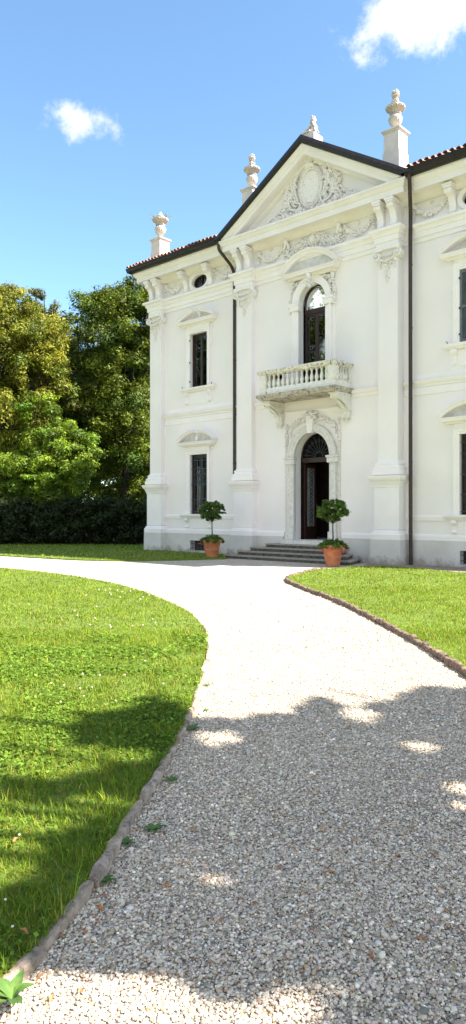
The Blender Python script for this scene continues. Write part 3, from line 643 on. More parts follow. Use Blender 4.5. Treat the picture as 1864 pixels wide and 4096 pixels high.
r.blob((DX, YC - .22, 4.72), (.10, .08, .10), 0, 2); spray(r, [(DX - .22, 4.76), (DX, 4.84), (DX + .22, 4.76)], YC - .1, .045, 60, .035)
for sg in (-1, 1):
    spray(r, [(DX + sg * .25, 4.7), (DX + sg * .55, 4.66), (DX + sg * .85, 4.45), (DX + sg * .98, 4.2)], YC - .01, .035, 90, .026)
    spray(r, [(DX + sg * 1.05, 4.6), (DX + sg * 1.1, 4.2), (DX + sg * 1.1, 3.75)], YC - .01, .024, 60, .026); r.leafy(DX + sg * 1.08, YC - .03, 3.72, .09, PI / 2)
r.build('relief', 'relief', do)
# entrance joinery
y = YC + .34; f = MB(); f.sweep_xz(arch_line(DX, DHW, .66, DSP, DRI)[::-1], [(0, y - .02), (0, y + .07), (-.07, y + .07), (-.07, y - .02)]); f.box(DX - DHW + .06, DX + DHW - .06, y - .03, y + .06, 3.28, 3.44)
f.build('door_frame', 'wood', do)
f = MB(); fy = y + .02
for k in range(11):
    a = PI * (k + .5) / 11; ca, sa = math.cos(a), math.sin(a)
    f.tube([(DX + .16 * ca, fy, 3.46 + .16 * sa), (DX + .4 * ca + .03, fy, 3.46 + .42 * sa), (DX + .66 * ca, fy, 3.44 + .74 * sa)], .008, 5)
    f.tube([(DX + .52 * ca + .05 * math.cos(t), fy, 3.45 + .56 * sa + .05 * math.sin(t)) for t in [2 * PI * q / 8 for q in range(9)]], .007, 5)
f.tube([(DX + .16 * math.cos(PI * k / 10), fy, 3.46 + .16 * math.sin(PI * k / 10)) for k in range(11)], .01, 5); f.build('fanlight_grille', 'iron', do)
g = MB(); ap = arch_pts(DX, 3.44, DHW - .05, DRI - .03); g.add([(p[0], y + .05, p[1]) for p in ap], [tuple(range(len(ap)))]); g.build('fanlight_pane', 'fanglass', do)
def leaf(hx, sg, nm):                              # leaf swung inwards, standing along the reveal
    f = MB(); x = hx; ya = y + .06; yb = ya + .66; x0, x1 = sorted((x, x + sg * .05))
    for q0, q1, z0, z1 in ((ya, ya + .11, .67, 3.27), (yb - .11, yb, .67, 3.27), (ya + .11, yb - .11, .67, 1.1), (ya + .11, yb - .11, 3.12, 3.27)): f.box(x0, x1, q0, q1, z0, z1)
    o = f.build('door_leaf', 'wood', do); p = MB(); p.box((x0 + x1) / 2 - .004, (x0 + x1) / 2 + .004, ya + .11, yb - .11, 1.1, 3.12); p.build('glass_panel', 'frost', o)
    i = MB(); xi = x1 + .012
    for k in range(14):
        zz = 1.2 + .14 * k; i.tube([(xi, (ya + yb) / 2 + .09 * math.sin(t), zz + .06 * math.cos(t)) for t in [2 * PI * q / 8 for q in range(9)]], .010, 5)
        i.tube([(xi, (ya + yb) / 2 - .11, zz), (xi, (ya + yb) / 2 + .11, zz + .13)], .008, 5)
    i.build('ironwork', 'iron', o)
    h_ = MB(); h_.tube([(x1, yb - .06, 1.75), (x1 + .05, yb - .06, 1.75), (x1 + .05, yb - .06, 1.9)], .012, 6); h_.build('handle', 'iron', o)
M['frost'] = surf('frosted glass', (.24, .25, .25), (.34, .35, .35), 8, .25, 60, 0)
leaf(DX - DHW + .08, 1, 'l'); leaf(DX + DHW - .13, 1, 'r')

# balcony
BX0, BX1, BY = -1.27, 1.77, -1.2
b = MB(); pth = [(BX0, YC), (BX0, BY), (BX1, BY), (BX1, YC)]
b.box(BX0 + .02, BX1 - .02, BY + .02, YC, 5.36, 5.5); b.sweep_xy(pth, [(-.08, 5.34), (0, 5.35), (.03, 5.40), (.06, 5.42), (.08, 5.47), (.08, 5.52), (-.08, 5.53)])
bo = b.build('balcony', 'slab', villa)
b = MB(); inner = [(-.3, 5.53), (-.02, 5.531), (-.02, 5.60), (0, 5.62), (0, 5.70), (-.02, 5.72), (-.30, 5.72)]
b.sweep_xy(pth, [(-.24, 5.531), (-.01, 5.531), (-.01, 5.66), (-.04, 5.70), (-.04, 5.73), (-.2, 5.73)])
for px in (BX0 + .14, BX1 - .14):
    b.box(px - .13, px + .13, BY + .01, BY + .25, 5.73, 6.17)
    b.box(px - .12, px + .12, YC - .12, YC, 5.73, 6.17)
    b.box(px - .09, px + .09, BY + .0, BY + .02, 5.78, 6.12)
b.build('parapet', 'balc', bo)
b = MB(); b.sweep_xy(pth, [(-.26, 6.17), (.0, 6.17), (.03, 6.20), (.05, 6.25), (.06, 6.27), (.06, 6.32), (-.26, 6.33)]); b.build('handrail', 'railtop', bo) if False else None
M['railtop'] = surf('handrail stone', (.62, .58, .50), (.78, .75, .69), 7, .9, 60, .005, stain=(.10, .085, .065), stain_stops=(.53, .62), stain_scale=8, scl=(1, 1, 2))
b.build('handrail', 'railtop', bo)
BP = [(.0, 0), (.062, 0), (.062, .035), (.045, .045), (.04, .06), (.055, .09), (.068, .14), (.062, .19), (.04, .26), (.028, .32), (.03, .36), (.045, .375), (.045, .39), (.035, .40), (.06, .415), (.06, .44), (0, .44)]
m = MB(); m.lathe(BP, (0, 0, 0), 12); o = m.build('baluster', 'balc', None, True); me = o.data; bpy.data.objects.remove(o)
spots = [(BX0 + .36 + (BX1 - BX0 - .72) * k / 12, BY + .12) for k in range(13)] + [(xx, BY + .36 + k * .145) for xx in (BX0 + .12, BX1 - .12) for k in range(4)]
for sx, sy in spots:
    o = bpy.data.objects.new('baluster', me); COL.objects.link(o); o.parent = bo; o.location = Vector((sx, sy, 5.73)) - ORG[villa]
for cx in (BX0 + .16, BX1 - .16):
    c = MB(); y_ = YC
    c.prism([(y_, 4.58), (y_ - .12, 4.6), (y_ - .17, 4.68), (y_ - .15, 4.78), (y_ - .20, 4.92), (y_ - .34, 5.06), (y_ - .58, 5.13), (y_ - .76, 5.18), (y_ - .82, 5.25), (y_ - .82, 5.34), (y_, 5.34)], cx - .13, cx + .13, 'x')
    c.box(cx - .16, cx + .16, y_ - .87, y_, 5.30, 5.345)
    for sg in (-1, 1):
        xx = cx + sg * .135
        for k in range(70):
            t = random.random(); yq = y_ - .05 - .6 * t; zq = 5.27 - random.random() * (.1 + .5 * (1 - t) ** 1.3); c.blob((xx, yq, zq), (.014, .03, .022))
        c.tube([(xx, y_ - .72 + .08 * math.cos(a) * (1 - a / 12), 5.22 + .07 * math.sin(a) * (1 - a / 12)) for a in [k * .5 for k in range(18)]], .014, 5)
        c.tube([(xx, y_ - .1 + .07 * math.cos(a) * (1 - a / 12), 4.7 + .07 * math.sin(a) * (1 - a / 12)) for a in [k * .5 for k in range(18)]], .014, 5)
    for k in range(24): t = k / 23; c.blob((cx, y_ - .16 - .5 * t ** 2, 4.75 + .36 * t), (.08, .03, .03))
    for k in range(20): c.blob((cx + random.uniform(-.1, .1), y_ - random.uniform(.05, .14), 4.58 + random.uniform(-.06, .05)), (.04, .035, .03), random.random())
    c.build('corbel', 'balc', bo)

# pedestals on the roof and the urns that stand on them
def rpedestal(cx, cy, z0, z1, wd):
    b = MB(); h = wd / 2; b.box(cx - h, cx + h, cy - h, cy + h, z0, z1 - .09)
    b.box(cx - h - .025, cx + h + .025, cy - h - .02, cy + h + .02, z0, z0 + (z1 - z0) * .62)
    b.sweep_xy([(cx - h, cy - h), (cx + h, cy - h), (cx + h, cy + h), (cx - h, cy + h)], [(-.3, z1 - .10), (.02, z1 - .095), (.03, z1 - .06), (.06, z1 - .045), (.07, z1 - .01), (.07, z1), (-.26, z1 + .001)], True)
    b.box(cx - h, cx + h, cy - h, cy + h, z1 - .05, z1 + .002); b.build('roof_pedestal', 'pedestal', villa)
rpedestal(-7.68, .08, 11.4, 12.78, .52); rpedestal(-2.68, .06, 11.5, 13.3, .52); rpedestal(3.17, .06, 11.5, 13.3, .52)
rpedestal(8.3, .08, 11.4, 12.78, .52)
def urn(loc, k, finial, label):
    t = thing('roof_urn', loc, label, 'urn', 'stone urns on the roofline')
    b = MB(); P = [(0, 0), (.13, 0), (.14, .03), (.11, .06), (.06, .10), (.055, .14), (.08, .17), (.15, .24), (.19, .31), (.215, .40), (.205, .46), (.155, .50), (.135, .55), (.14, .62), (.18, .68), (.27, .72), (.305, .75), (.30, .79), (.22, .80), (0, .80)]
    b.lathe([(r * k, z * k) for r, z in P], loc, 32, lambda i, a: (.05 * math.cos(16 * a) if 7 <= i <= 9 else .07 * math.cos(12 * a) if i in (15, 16) else 0))
    for j in range(22):
        a = 2 * PI * j / 22; b.blob((loc[0] + .165 * k * math.cos(a), loc[1] + .165 * k * math.sin(a), loc[2] + .57 * k), (.012 * k, .02 * k, .04 * k)); b.blob((loc[0] + .275 * k * math.cos(a), loc[1] + .275 * k * math.sin(a), loc[2] + .735 * k), (.035 * k, .035 * k, .04 * k))
    b.build('bowl', 'urn', t, True)
    c = MB()
    if finial:
        c.lathe([(r * k, z * k) for r, z in [(.0, .78), (.17, .80), (.16, .84), (.10, .88), (.08, .93), (.11, .97), (.09, 1.01), (.045, 1.04), (.05, 1.07), (.10, 1.12), (.115, 1.19), (.095, 1.26), (.05, 1.31), (0, 1.33)]], loc, 18)
        for j in range(90):
            a = random.uniform(0, 2 * PI); zz = random.uniform(1.08, 1.31); rr = .112 * math.sin(PI * (zz - 1.02) / .34) ** .6; c.blob((loc[0] + rr * k * math.cos(a), loc[1] + rr * k * math.sin(a), loc[2] + zz * k), (.022, .022, .022))
        for j in range(30): a = random.uniform(0, 2 * PI); zz = random.uniform(.84, 1.0); c.blob((loc[0] + .10 * k * math.cos(a), loc[1] + .10 * k * math.sin(a), loc[2] + zz * k), (.03, .03, .035))
    else:
        c.lathe([(r * k, z * k) for r, z in [(.2, .78), (.15, .84), (.10, .92), (.07, 1.0), (.05, 1.05), (0, 1.06)]], loc, 14)
        for j in range(50): a = random.uniform(0, 2 * PI); zz = random.uniform(.82, 1.02); rr = .17 * (1.06 - zz) / .24; c.blob((loc[0] + rr * k * math.cos(a), loc[1] + rr * k * math.sin(a), loc[2] + zz * k), (.035, .035, .035))
    c.build('finial', 'urn', t, True)
    return t
urn((-2.68, .06, 13.3), .98, True, 'pale stone urn with pineapple finial left of the pediment')
urn((3.17, .06, 13.3), .98, True, 'large stone urn with pineapple finial on the pedestal right of the pediment')
u1 = urn((-7.68, .08, 12.78), 1.08, False, 'weathered stone urn overgrown with weeds at left roof corner')
u1.location.z += 0
urn((8.3, .08, 12.78), 1.08, False, 'weathered stone urn at the far right roof corner beyond the frame')
ap = thing('apex_ornament', (AX + .05, -.4, 13.7), 'broken weathered stone ornament on the tip of the pediment', 'ornament')
b = MB(); ax_ = AX + .06; b.prism([(ax_ - .22, 13.6), (ax_ + .25, 13.6), (ax_ + .25, 14.0), (ax_ + .06, 14.14), (ax_ - .22, 14.05)], -.62, -.12, 'y'); b.box(ax_ - .25, ax_ + .1, -.66, -.1, 14.05, 14.1); b.build('block', 'pedestal', ap)
c = MB(); c.lathe([(.12, 0), (.10, .1), (.07, .2), (.06, .3), (.08, .34), (.1, .40), (.09, .45), (.05, .5), (0, .52)], (ax_ + .06, -.4, 14.1), 14, lambda i, a: .15 * math.sin(3 * a + i))
for k in range(60): t = random.random(); c.blob((ax_ - .2 + .26 * t, -.4 + random.uniform(-.15, .15), 14.12 + t * .2 + random.uniform(-.03, .05)), (.04, .04, .03), random.random())
for k in range(40): c.blob((ax_ + .06 + random.uniform(-.07, .07), -.4 + random.uniform(-.07, .07), 14.1 + random.uniform(.3, .55)), (.03, .03, .03))
for k in range(30): t = random.random(); c.blob((ax_ + .1 + .13 * t, -.4 + random.uniform(-.1, .1), 14.4 - .38 * t), (.035, .04, .04))
c.build('carving', 'urn', ap, True)

# entrance steps
sp = thing('entrance_steps', (AX, -.8, 0), 'dark weathered stone steps with splayed right end rising to the door', 'steps')
SD = [(0.0, .13, -1.50, -2.62, 2.55, -2.15, 2.12), (.131, .265, -1.25, -2.24, 2.25, -2.0, 1.84), (.266, .40, -1.02, -1.86, 1.95, -1.7, 1.6), (.401, .53, -.80, -1.34, 1.6, -1.2, 1.35)]
for z0, z1, yf, xl, xr, xlb, xrb in SD:
    yb = YC - .07; s = MB()
    s.prism([(xl + .02, yf + .03), (xr - .02, yf + .03), (xrb - .02, yb), (xlb + .02, yb)], z0, z1 - .045, 'z')
    s.prism([(xl, yf), (xr, yf), (xrb, yb), (xlb, yb)], z1 - .0445, z1, 'z') if False else None; o = s.build('step', 'step', sp); MB().prism([(xl, yf), (xr, yf), (xrb, yb), (xlb, yb)], z1 - .0445, z1, 'z').build('tread', 'tread', o)
s = MB(); s.box(DX - 1.02, DX + 1.05, -.62, YC + .3, .531, .658); s.build('threshold', 'stone', sp)

# ---------------------------------------------------------------- GROUND
def poly(name, pts, z, mat, label=None, thick=0, kind='structure'):
    tri = tessellate_polygon([[Vector((x, y, 0)) for x, y in pts]]); n = len(pts)
    vs = [(x, y, z) for x, y in pts]; fs = [tuple(t) for t in tri]
    if thick: vs += [(x, y, z - thick) for x, y in pts]; fs += [(i, (i + 1) % n, n + (i + 1) % n, n + i) for i in range(n)]
    m = MB(); m.add(vs, fs); o = m.build(name, mat); tag(o, label, None, None, kind); return o
g = MB(); g.add([(-400, -400, -.03), (400, -400, -.03), (400, 400, -.03), (-400, 400, -.03)], [(0, 1, 2, 3)]); tag(g.build('ground', 'ground'), 'flat grassy ground around the villa', kind='structure')
g = MB(); g.add([(-45, -32, 0), (30, -32, 0), (30, .3, 0), (-45, .3, 0)], [(0, 1, 2, 3)]); tag(g.build('gravel_path', 'gravel'), 'pale gravel drive curving between lawns to the villa door', kind='structure')
def smooth_path(P, n=6, closed=False):
    P = [np.array(p, float) for p in P]; out = []
    for i in range(len(P) - 1):
        p0, p1, p2, p3 = P[max(i - 1, 0)], P[i], P[i + 1], P[min(i + 2, len(P) - 1)]
        for k in range(n):
            f = k / n; out.append(tuple(.5 * (2 * p1 + (p2 - p0) * f + (2 * p0 - 5 * p1 + 4 * p2 - p3) * f * f + (3 * p1 - p0 - 3 * p2 + p3) * f ** 3)))
    return out + [tuple(P[-1])]
LE = smooth_path([(-28, -11.5), (-14, -9.9), (-8, -9.35), (-3.9, -9.15), (-2.29, -9.1), (-.08, -9.32), (2.1, -9.82), (4.47, -10.79), (6.15, -11.69), (7.55, -12.71), (8.63, -13.74), (9.53, -14.73), (10.22, -15.55), (10.6, -16.02), (11.06, -16.64), (11.41, -17.15), (11.75, -17.6), (11.98, -17.96), (12.14, -18.3), (12.3, -18.8), (12.35, -19.6), (12.3, -21)])
RE = smooth_path([(2.95, -3.3), (2.98, -3.9), (3.2, -4.75), (3.98, -6.4), (5.4, -7.66), (7.22, -9.05), (8.91, -10.54), (10.15, -11.69), (10.86, -12.42), (11.5, -13.1), (12.6, -14.4), (13.8, -16.2)])
RT_TOP = smooth_path([(14, -3.6), (9, -2.4), (6.39, -1.9), (4.5, -1.5), (3.5, -1.55), (3.1, -2.2), (2.95, -3.3)])
LLAWN = LE + [(12, -24), (-28, -24)]
RLAWN = RT_TOP[:-1] + RE + [(22, -16.2), (22, -3.6)]
BE = smooth_path([(-40, -9.3), (-20, -7.2), (-12, -6.45), (-9.31, -6.15), (-7.0, -5.9), (-5.26, -5.6), (-4.1, -5.1), (-3.38, -4.4), (-2.85, -3.46), (-2.4, -2.4), (-2.15, -1.9), (-2.75, -1.2), (-3.25, -.75)])
BLAWN = BE + [(-3.25, -.3), (-7.15, -.08), (-8.25, -.45), (-8.0, .8), (-7.9, 12), (-7.9, 40), (-60, 40), (-60, -9.3)]
for nm, P, lb in (('lawn', LLAWN, 'large left lawn'), ('lawn', RLAWN, 'right lawn'), ('lawn', BLAWN, 'shaded lawn beside the villa')):
    poly(nm, P, .035, 'lawnbase', 'green %s bordering the gravel' % lb, .05)
poly('paving_strip', [(2.6, -.62), (3.0, -1.5), (4.5, -1.46), (6.4, -1.85), (9, -2.35), (14, -3.55), (14, -.05), (3.7, -.05), (3.6, -.62)], .02, 'paver', 'worn brick paving strip at the foot of the villa wall', .03)

# kerbs
def kerb(name, path, seg, wd, ht, mat, label, jit=.012):
    t = thing(name, (path[0][0], path[0][1], 0), label, 'kerb'); P = [np.array(p) for p in path]
    d = [0]; 
    for a, b in zip(P, P[1:]): d.append(d[-1] + float(np.linalg.norm(b - a)))
    def at(s_):
        for i in range(len(P) - 1):
            if d[i + 1] >= s_: f = (s_ - d[i]) / (d[i + 1] - d[i]); q = (P[i + 1] - P[i]) / (d[i + 1] - d[i]); return P[i] * (1 - f) + P[i + 1] * f, q
        return P[-1], (P[-1] - P[-2]) / np.linalg.norm(P[-1] - P[-2])
    s_ = 0
    while s_ < d[-1] - .1:
        L = seg * random.uniform(.75, 1.25); n = max(2, int(L / .07)); m = MB(); rings = []; hh = ht * random.uniform(.72, 1.12); Wf = random.uniform(.88, 1.1); gp_ = random.uniform(.002, .014); off = random.uniform(-jit, jit)
        for k in range(n + 1):
            f = k / n; p, q = at(min(s_ + (L - gp_) * f, d[-1])); nn = np.array((q[1], -q[0])); e = .82 if k in (0, n) else 1
            w2 = wd / 2 * Wf * (e + random.uniform(-.13, .13)); h2 = hh * (.86 if k in (0, n) else 1) + random.uniform(-.006, .006)
            for a, z in ((-1, -.02), (-1.0, h2 * .78), (-.78, h2 * .98), (.0, h2 + .002), (.75, h2 * .96), (1.0, h2 * .72), (1.06, -.02)):
                jx = random.uniform(-.004, .004); rings.append((p[0] + nn[0] * (w2 * a + off + jx), p[1] + nn[1] * (w2 * a + off + jx), z + random.uniform(-.003, .003)))
        k7 = 7; fs = [(i * k7 + j, (i + 1) * k7 + j, (i + 1) * k7 + j + 1, i * k7 + j + 1) for i in range(n) for j in range(6)] + [tuple(range(7)), tuple(range(n * 7, n * 7 + 7))]
        m.add(rings, fs); m.build('kerb_stone', mat, t, True); s_ += L
    return t
i0 = min(range(len(LE)), key=lambda i: abs(LE[i][0] - 7.4) + abs(LE[i][1] + 12.6)); LK = LE[i0:-4]
kerb('stone_kerb', LK, .46, .050, .055, 'kerb', 'rounded brown stone edging along the left lawn')
kerb('brick_kerb', RE, .16, .075, .085, 'brick', 'dark rough brick edging along the right lawn', .006)

# ---------------------------------------------------------------- scatter helpers
def pip(P, poly_):
    x, y = P[:, 0], P[:, 1]; ins = np.zeros(len(P), bool); n = len(poly_)
    for i in range(n):
        (x1, y1), (x2, y2) = poly_[i], poly_[(i + 1) % n]
        if y1 == y2: continue
        c = ((y1 > y) != (y2 > y)) & (x < (x2 - x1) * (y - y1) / (y2 - y1) + x1); ins ^= c
    return ins
def cam_scatter(d0, d1, dens, ppow=1.0, margin=1.12):
    """random ground points inside the picture's field between two distances"""
    A = .5 * .654 * margin * (d1 * d1 - d0 * d0) + .6 * (d1 - d0); n = int(A * dens)
    d = np.sqrt(rng.uniform(d0 * d0, d1 * d1, n)); u = rng.uniform(-1, 1, n) * (.327 * margin + .3 / d)
    r = u * d; P = np.array(CAM)[None, :2] + d[:, None] * np.array(FW)[None, :2] + r[:, None] * np.array(RT)[None, :2]; return P, d
def to_px(P):                                     # ground point -> picture px (1172 wide) 
    q = P - np.array(CAM)[None, :2]; d = np.maximum(q @ np.array(FW)[:2], .3); r = q @ np.array(RT)[:2]
    return np.stack([(932 + 2850 * r / d) / 1.5905, (2045 + 2850 * 1.6 / d) / 1.5905], 1)
# gravel stones
def stones(P, size, sub, lift, name):
    V0, F0 = ICO1 if sub else (ICO1[0][:12], None)
    if not sub:
        bm = bmesh.new(); bmesh.ops.create_icosphere(bm, subdivisions=1, radius=1); V0 = np.array([v.co[:] for v in bm.verts]); F0 = np.array([[a.index for a in f.verts] for f in bm.faces]); bm.free()
    n = len(P); s = size * np.exp(rng.normal(0, .34, n)); k = len(V0)
    sc = np.stack([s * rng.uniform(.8, 1.3, n), s * rng.uniform(.7, 1.1, n), s * rng.uniform(.45, .8, n)], 1)
    a = rng.uniform(0, 2 * PI, n); tl_ = rng.normal(0, .35, n)
    V = V0[None] * sc[:, None] * (1 + rng.normal(0, .13, (n, k, 1)))
    x, y, z = V[..., 0], V[..., 1], V[..., 2]; y, z = y * np.cos(tl_)[:, None] - z * np.sin(tl_)[:, None], y * np.sin(tl_)[:, None] + z * np.cos(tl_)[:, None]
    x, y = x * np.cos(a)[:, None] - y * np.sin(a)[:, None], x * np.sin(a)[:, None] + y * np.cos(a)[:, None]
    W = np.stack([x + P[:, 0, None], y + P[:, 1, None], z + (lift + rng.uniform(-.2, .6, n) * size)[:, None]], -1).reshape(-1, 3)
    F = (F0[None] + (np.arange(n) * k)[:, None, None]).reshape(-1, 3)
    t = rng.random(n); base = np.where(t[:, None] < .62, np.array([[.56, .49, .41]]), np.where(t[:, None] < .80, np.array([[.33, .29, .25]]), np.where(t[:, None] < .93, np.array([[.74, .69, .62]]), np.array([[.42, .28, .17]]))))
    c = base * np.array([[1.09, 1.03, .94]]) * np.exp(rng.normal(0, .2, (n, 1))) * (1 + rng.normal(0, .025, (n, 3)))
    return W, F, np.repeat(c, k, 0)
def in_gravel(P): return ~(pip(P, LLAWN) | pip(P, RLAWN) | pip(P, BLAWN))
SV, SF, SC = [], [], []; off = 0
for d0, d1, dens, size, sub in ((1.9, 3.4, 17000, .0053, 1), (3.4, 5.2, 13000, .0053, 0), (5.2, 8, 7500, .0058, 0), (8, 12, 3000, .0070, 0), (12, 17, 900, .0085, 0)):
    P, d = cam_scatter(d0, d1, dens); P = P[in_gravel(P)]
    if d0 > 11: P = P[rng.random(len(P)) > ((((P - np.array(CAM)[None, :2]) @ np.array(FW)[:2]) - 12) / 5)]
    W, F, C_ = stones(P, size, sub, .004, 'x'); SV.append(W); SF.append(F + off); SC.append(C_); off += len(W)
o = np_mesh('gravel_stones', np.concatenate(SV), np.concatenate(SF), 'stones', np.concatenate(SC)); tag(o, 'loose pale gravel pebbles covering the drive', 'gravel', None, 'stuff')

# grass
def blades(P, d, h, w):
    n = len(P); a = rng.uniform(0, 2 * PI, n); H = h * np.exp(rng.normal(0, .42, n)); ln = rng.uniform(.2, 1.3, n) * H; dr = np.stack([np.cos(a), np.sin(a)], 1); sd = np.stack([-np.sin(a), np.cos(a)], 1)
    W = w * rng.uniform(.6, 1.3, n)
    b = np.stack([P[:, 0], P[:, 1], np.full(n, .03)], 1)
    def off3(f, z, s_): 
        q = b.copy(); q[:, :2] += dr * (ln * f)[:, None] + sd * (W * s_)[:, None]; q[:, 2] += H * z; return q
    V = np.stack([off3(0, 0, -.5), off3(0, 0, .5), off3(.35, .6, .4), off3(.35, .6, -.4), off3(1, .95, 0)], 1).reshape(-1, 3)
    i = np.arange(n)[:, None] * 5; F = np.concatenate([i + np.array([[0, 1, 2]]), i + np.array([[0, 2, 3]]), i + np.array([[3, 2, 4]])])
    pn = np.sin(P[:, 0] * 1.7 + np.sin(P[:, 1] * 1.3) * 2) * np.cos(P[:, 1] * 1.9 + 1) * .12 + rng.normal(0, .28, n)
    c = np.array([[.175, .25, .024]]) * np.exp(pn)[:, None]; yel = rng.random(n) < .10; c[yel] = np.array([.36, .33, .08]); c[:, 0] *= np.exp(rng.normal(.0, .15, n))
    return V, F, np.repeat(c, 5, 0)
def grass(poly_, label, tiers):
    GV, GF, GC = [], [], []; off = 0
    for d0, d1, dens, h, w_ in tiers:
        P, d = cam_scatter(d0, d1, dens); P = P[pip(P, poly_)]
        if not len(P): continue
        # clumpiness: keep more blades where a slow wave is high, blade height follows it too
        V, F, C_ = blades(P, d, h, w_); hs = 1 + .35 * np.sin(P[:, 0] * 6.1 + 2 * np.sin(P[:, 1] * 3.7)) * np.sin(P[:, 1] * 5.3 + 1.5 * np.sin(P[:, 0] * 4.1))
        V = V.reshape(-1, 5, 3); V[:, :, 2] = .03 + (V[:, :, 2] - .03) * hs[:, None]; V = V.reshape(-1, 3)
        GV.append(V); GF.append(F + off); GC.append(C_); off += len(V)
    o = np_mesh('grass', np.concatenate(GV), np.concatenate(GF), 'grass', np.concatenate(GC)); tag(o, label, 'grass', None, 'stuff')
TI = [(1.9, 3.6, 14000, .029, .0040), (3.6, 6, 9000, .027, .0050), (6, 9.5, 4200, .027, .0065), (9.5, 15, 1700, .027, .0095), (15, 24, 700, .027, .014), (24, 40, 90, .035, .04)]
grass(LLAWN, 'bright green mown grass of the large left lawn', TI); grass(RLAWN, 'sunlit yellow-green grass of the right lawn', TI[2:]); grass(BLAWN, 'shaded dark grass beside the villa', TI[3:])
P, d = cam_scatter(2.0, 9, 4200); P = P[pip(P, LLAWN)]; w_ = np.sin(P[:, 0] * 3.1 + 1.5 * np.sin(P[:, 1] * 2.3)) * np.sin(P[:, 1] * 2.7 + np.sin(P[:, 0] * 1.9)); P = P[w_ + rng.normal(0, .35, len(P)) > .25]; n = len(P)
d = np.hypot(P[:, 0] - CAM.x, P[:, 1] - CAM.y); nm = rng.normal(0, .35, (n, 3)) + np.array([0, 0, 1]); nm /= np.linalg.norm(nm, axis=1)[:, None]; a_ = np.cross(nm, rng.normal(0, 1, (n, 3))); a_ /= np.linalg.norm(a_, axis=1)[:, None]; b_ = np.cross(nm, a_)
sz = (.007 + .0011 * d) * np.exp(rng.normal(0, .35, n)); sz = sz[:, None]; c_ = np.stack([P[:, 0], P[:, 1], rng.uniform(.045, .07, n)], 1)
V = np.stack([c_ - a_ * sz, c_ - b_ * sz * .7, c_ + a_ * sz, c_ + b_ * sz * .7], 1).reshape(-1, 3); cc = np.array([[.14, .225, .03]]) * np.exp(rng.normal(0, .3, (n, 1))); tag(np_mesh('clover_patches', V, np.arange(4 * n).reshape(n, 4), 'grass', np.repeat(cc, 4, 0)), 'low broad clover leaves mixed into the left lawn', 'clover', None, 'stuff')
# clover heads and broad-leaved lawn weeds
P, d = cam_scatter(2.2, 16, 11); P = P[pip(P, LLAWN)]; P = P[np.sin(P[:, 0] * 1.1 + 1) * np.sin(P[:, 1] * 1.3) + rng.normal(0, .3, len(P)) > .8]; n = len(P)
m = MB()
for p in P[:900]:
    dd = float(np.hypot(p[0] - CAM.x, p[1] - CAM.y)); r = .004 + .0008 * dd; m.blob((p[0], p[1], .062 + random.uniform(-.01, .02)), (r, r, r * .8))
M['clover'] = surf('clover flower', (.55, .58, .48), (.7, .7, .62), 20, .8, 60, 0); o = m.build('clover_flowers', 'clover'); tag(o, 'small white clover heads scattered over the left lawn', 'flowers', None, 'stuff')

# broad leaves: used for weeds
def weed(loc, n, L, wd, label, up=.6, group='weeds along the kerb', seed=1):
    R = random.Random(seed); m = MB()
    for k in range(n):
        a = 2 * PI * k / n + R.uniform(-.3, .3); Lk = L * R.uniform(.65, 1.1); u_ = up * R.uniform(.5, 1.3); vs = []
        for i in range(7):
            t = i / 6; w2 = wd * math.sin(PI * (.08 + .9 * t)) * .5 * R.uniform(.9, 1.1); rr = Lk * t * math.cos(u_ * (1 - t * .5)); zz = Lk * math.sin(u_) * (t - .45 * t * t)
            cx, cy = loc[0] + rr * math.cos(a), loc[1] + rr * math.sin(a)
            vs += [(cx - w2 * math.sin(a), cy + w2 * math.cos(a), loc[2] + zz + w2 * .35), (cx, cy, loc[2] + zz), (cx + w2 * math.sin(a), cy - w2 * math.cos(a), loc[2] + zz + w2 * .35)]
        m.add(vs, [(i * 3 + j, i * 3 + 3 + j, i * 3 + 4 + j, i * 3 + 1 + j) for i in range(6) for j in range(2)])
    o = m.build('weed', 'weed', None, True); o.location = (0, 0, 0)
    v = Vector(loc)
    for q in o.data.vertices: q.co -= v
    o.location = v; tag(o, label, 'weed', group); return o
def gp(px, py, z=0):                                # picture px (1172 wide) -> point on the ground
    x, y = px * 1.5905, py * 1.5905; Z = 2850 * (1.6 - z) / (y - 2045); r = (x - 932) / 2850 * Z; q = CAM + FW * Z + RT * r; return (q.x, q.y, z)
weed(gp(30, 2515, .02), 9, .10, .034, 'broad bright leafy weed at the near end of the stone edging', .95, seed=3)
for i, (px, py, s_, lb) in enumerate([(385, 2085, .07, 'small dark weed spreading onto gravel below the middle of the stone edging'), (318, 2120, .06, 'low weed tucked against the stone edging above the red leaf litter'),
      (265, 2215, .055, 'tiny broad weed growing in gravel at the third bend of the edging'), (486, 1832, .08, 'dark weed tuft at the edging where sun meets shade'),
      (520, 1722, .05, 'sunlit weed tuft on white gravel beside the far edging'), (432, 1962, .06, 'small weed against edging in the tree shadow'), (518, 1785, .04, 'smallest sunlit weed just beside the edging curve')]):
    weed(gp(px, py, .01), 8, s_, s_ * .35, lb, .5, seed=10 + i)
# weeds on the urn: belong to the urn's growth
m = MB()
for k in range(60):
    a = random.uniform(0, 2 * PI); r0 = random.uniform(.15, .3); x, y, z = -7.68 + r0 * math.cos(a), .08 + r0 * math.sin(a), 13.6
    m.tube([(x, y, z), (x + .1 * math.cos(a), y + .1 * math.sin(a), z + random.uniform(.05, .2)), (x + .2 * math.cos(a), y + .2 * math.sin(a), z + random.uniform(.0, .22))], [.008, .006, .003], 4)
m.tube([(-7.4, .0, 13.55), (-7.15, -.1, 13.42), (-6.95, -.15, 13.3)], [.012, .01, .006], 4)
M['urnweed'] = surf('urn weed', (.16, .22, .09), (.30, .34, .2), 20, .8, 60, 0); tag(m.build('urn_weeds', 'urnweed'), 'thin green weeds sprouting from the left corner urn', 'plant')

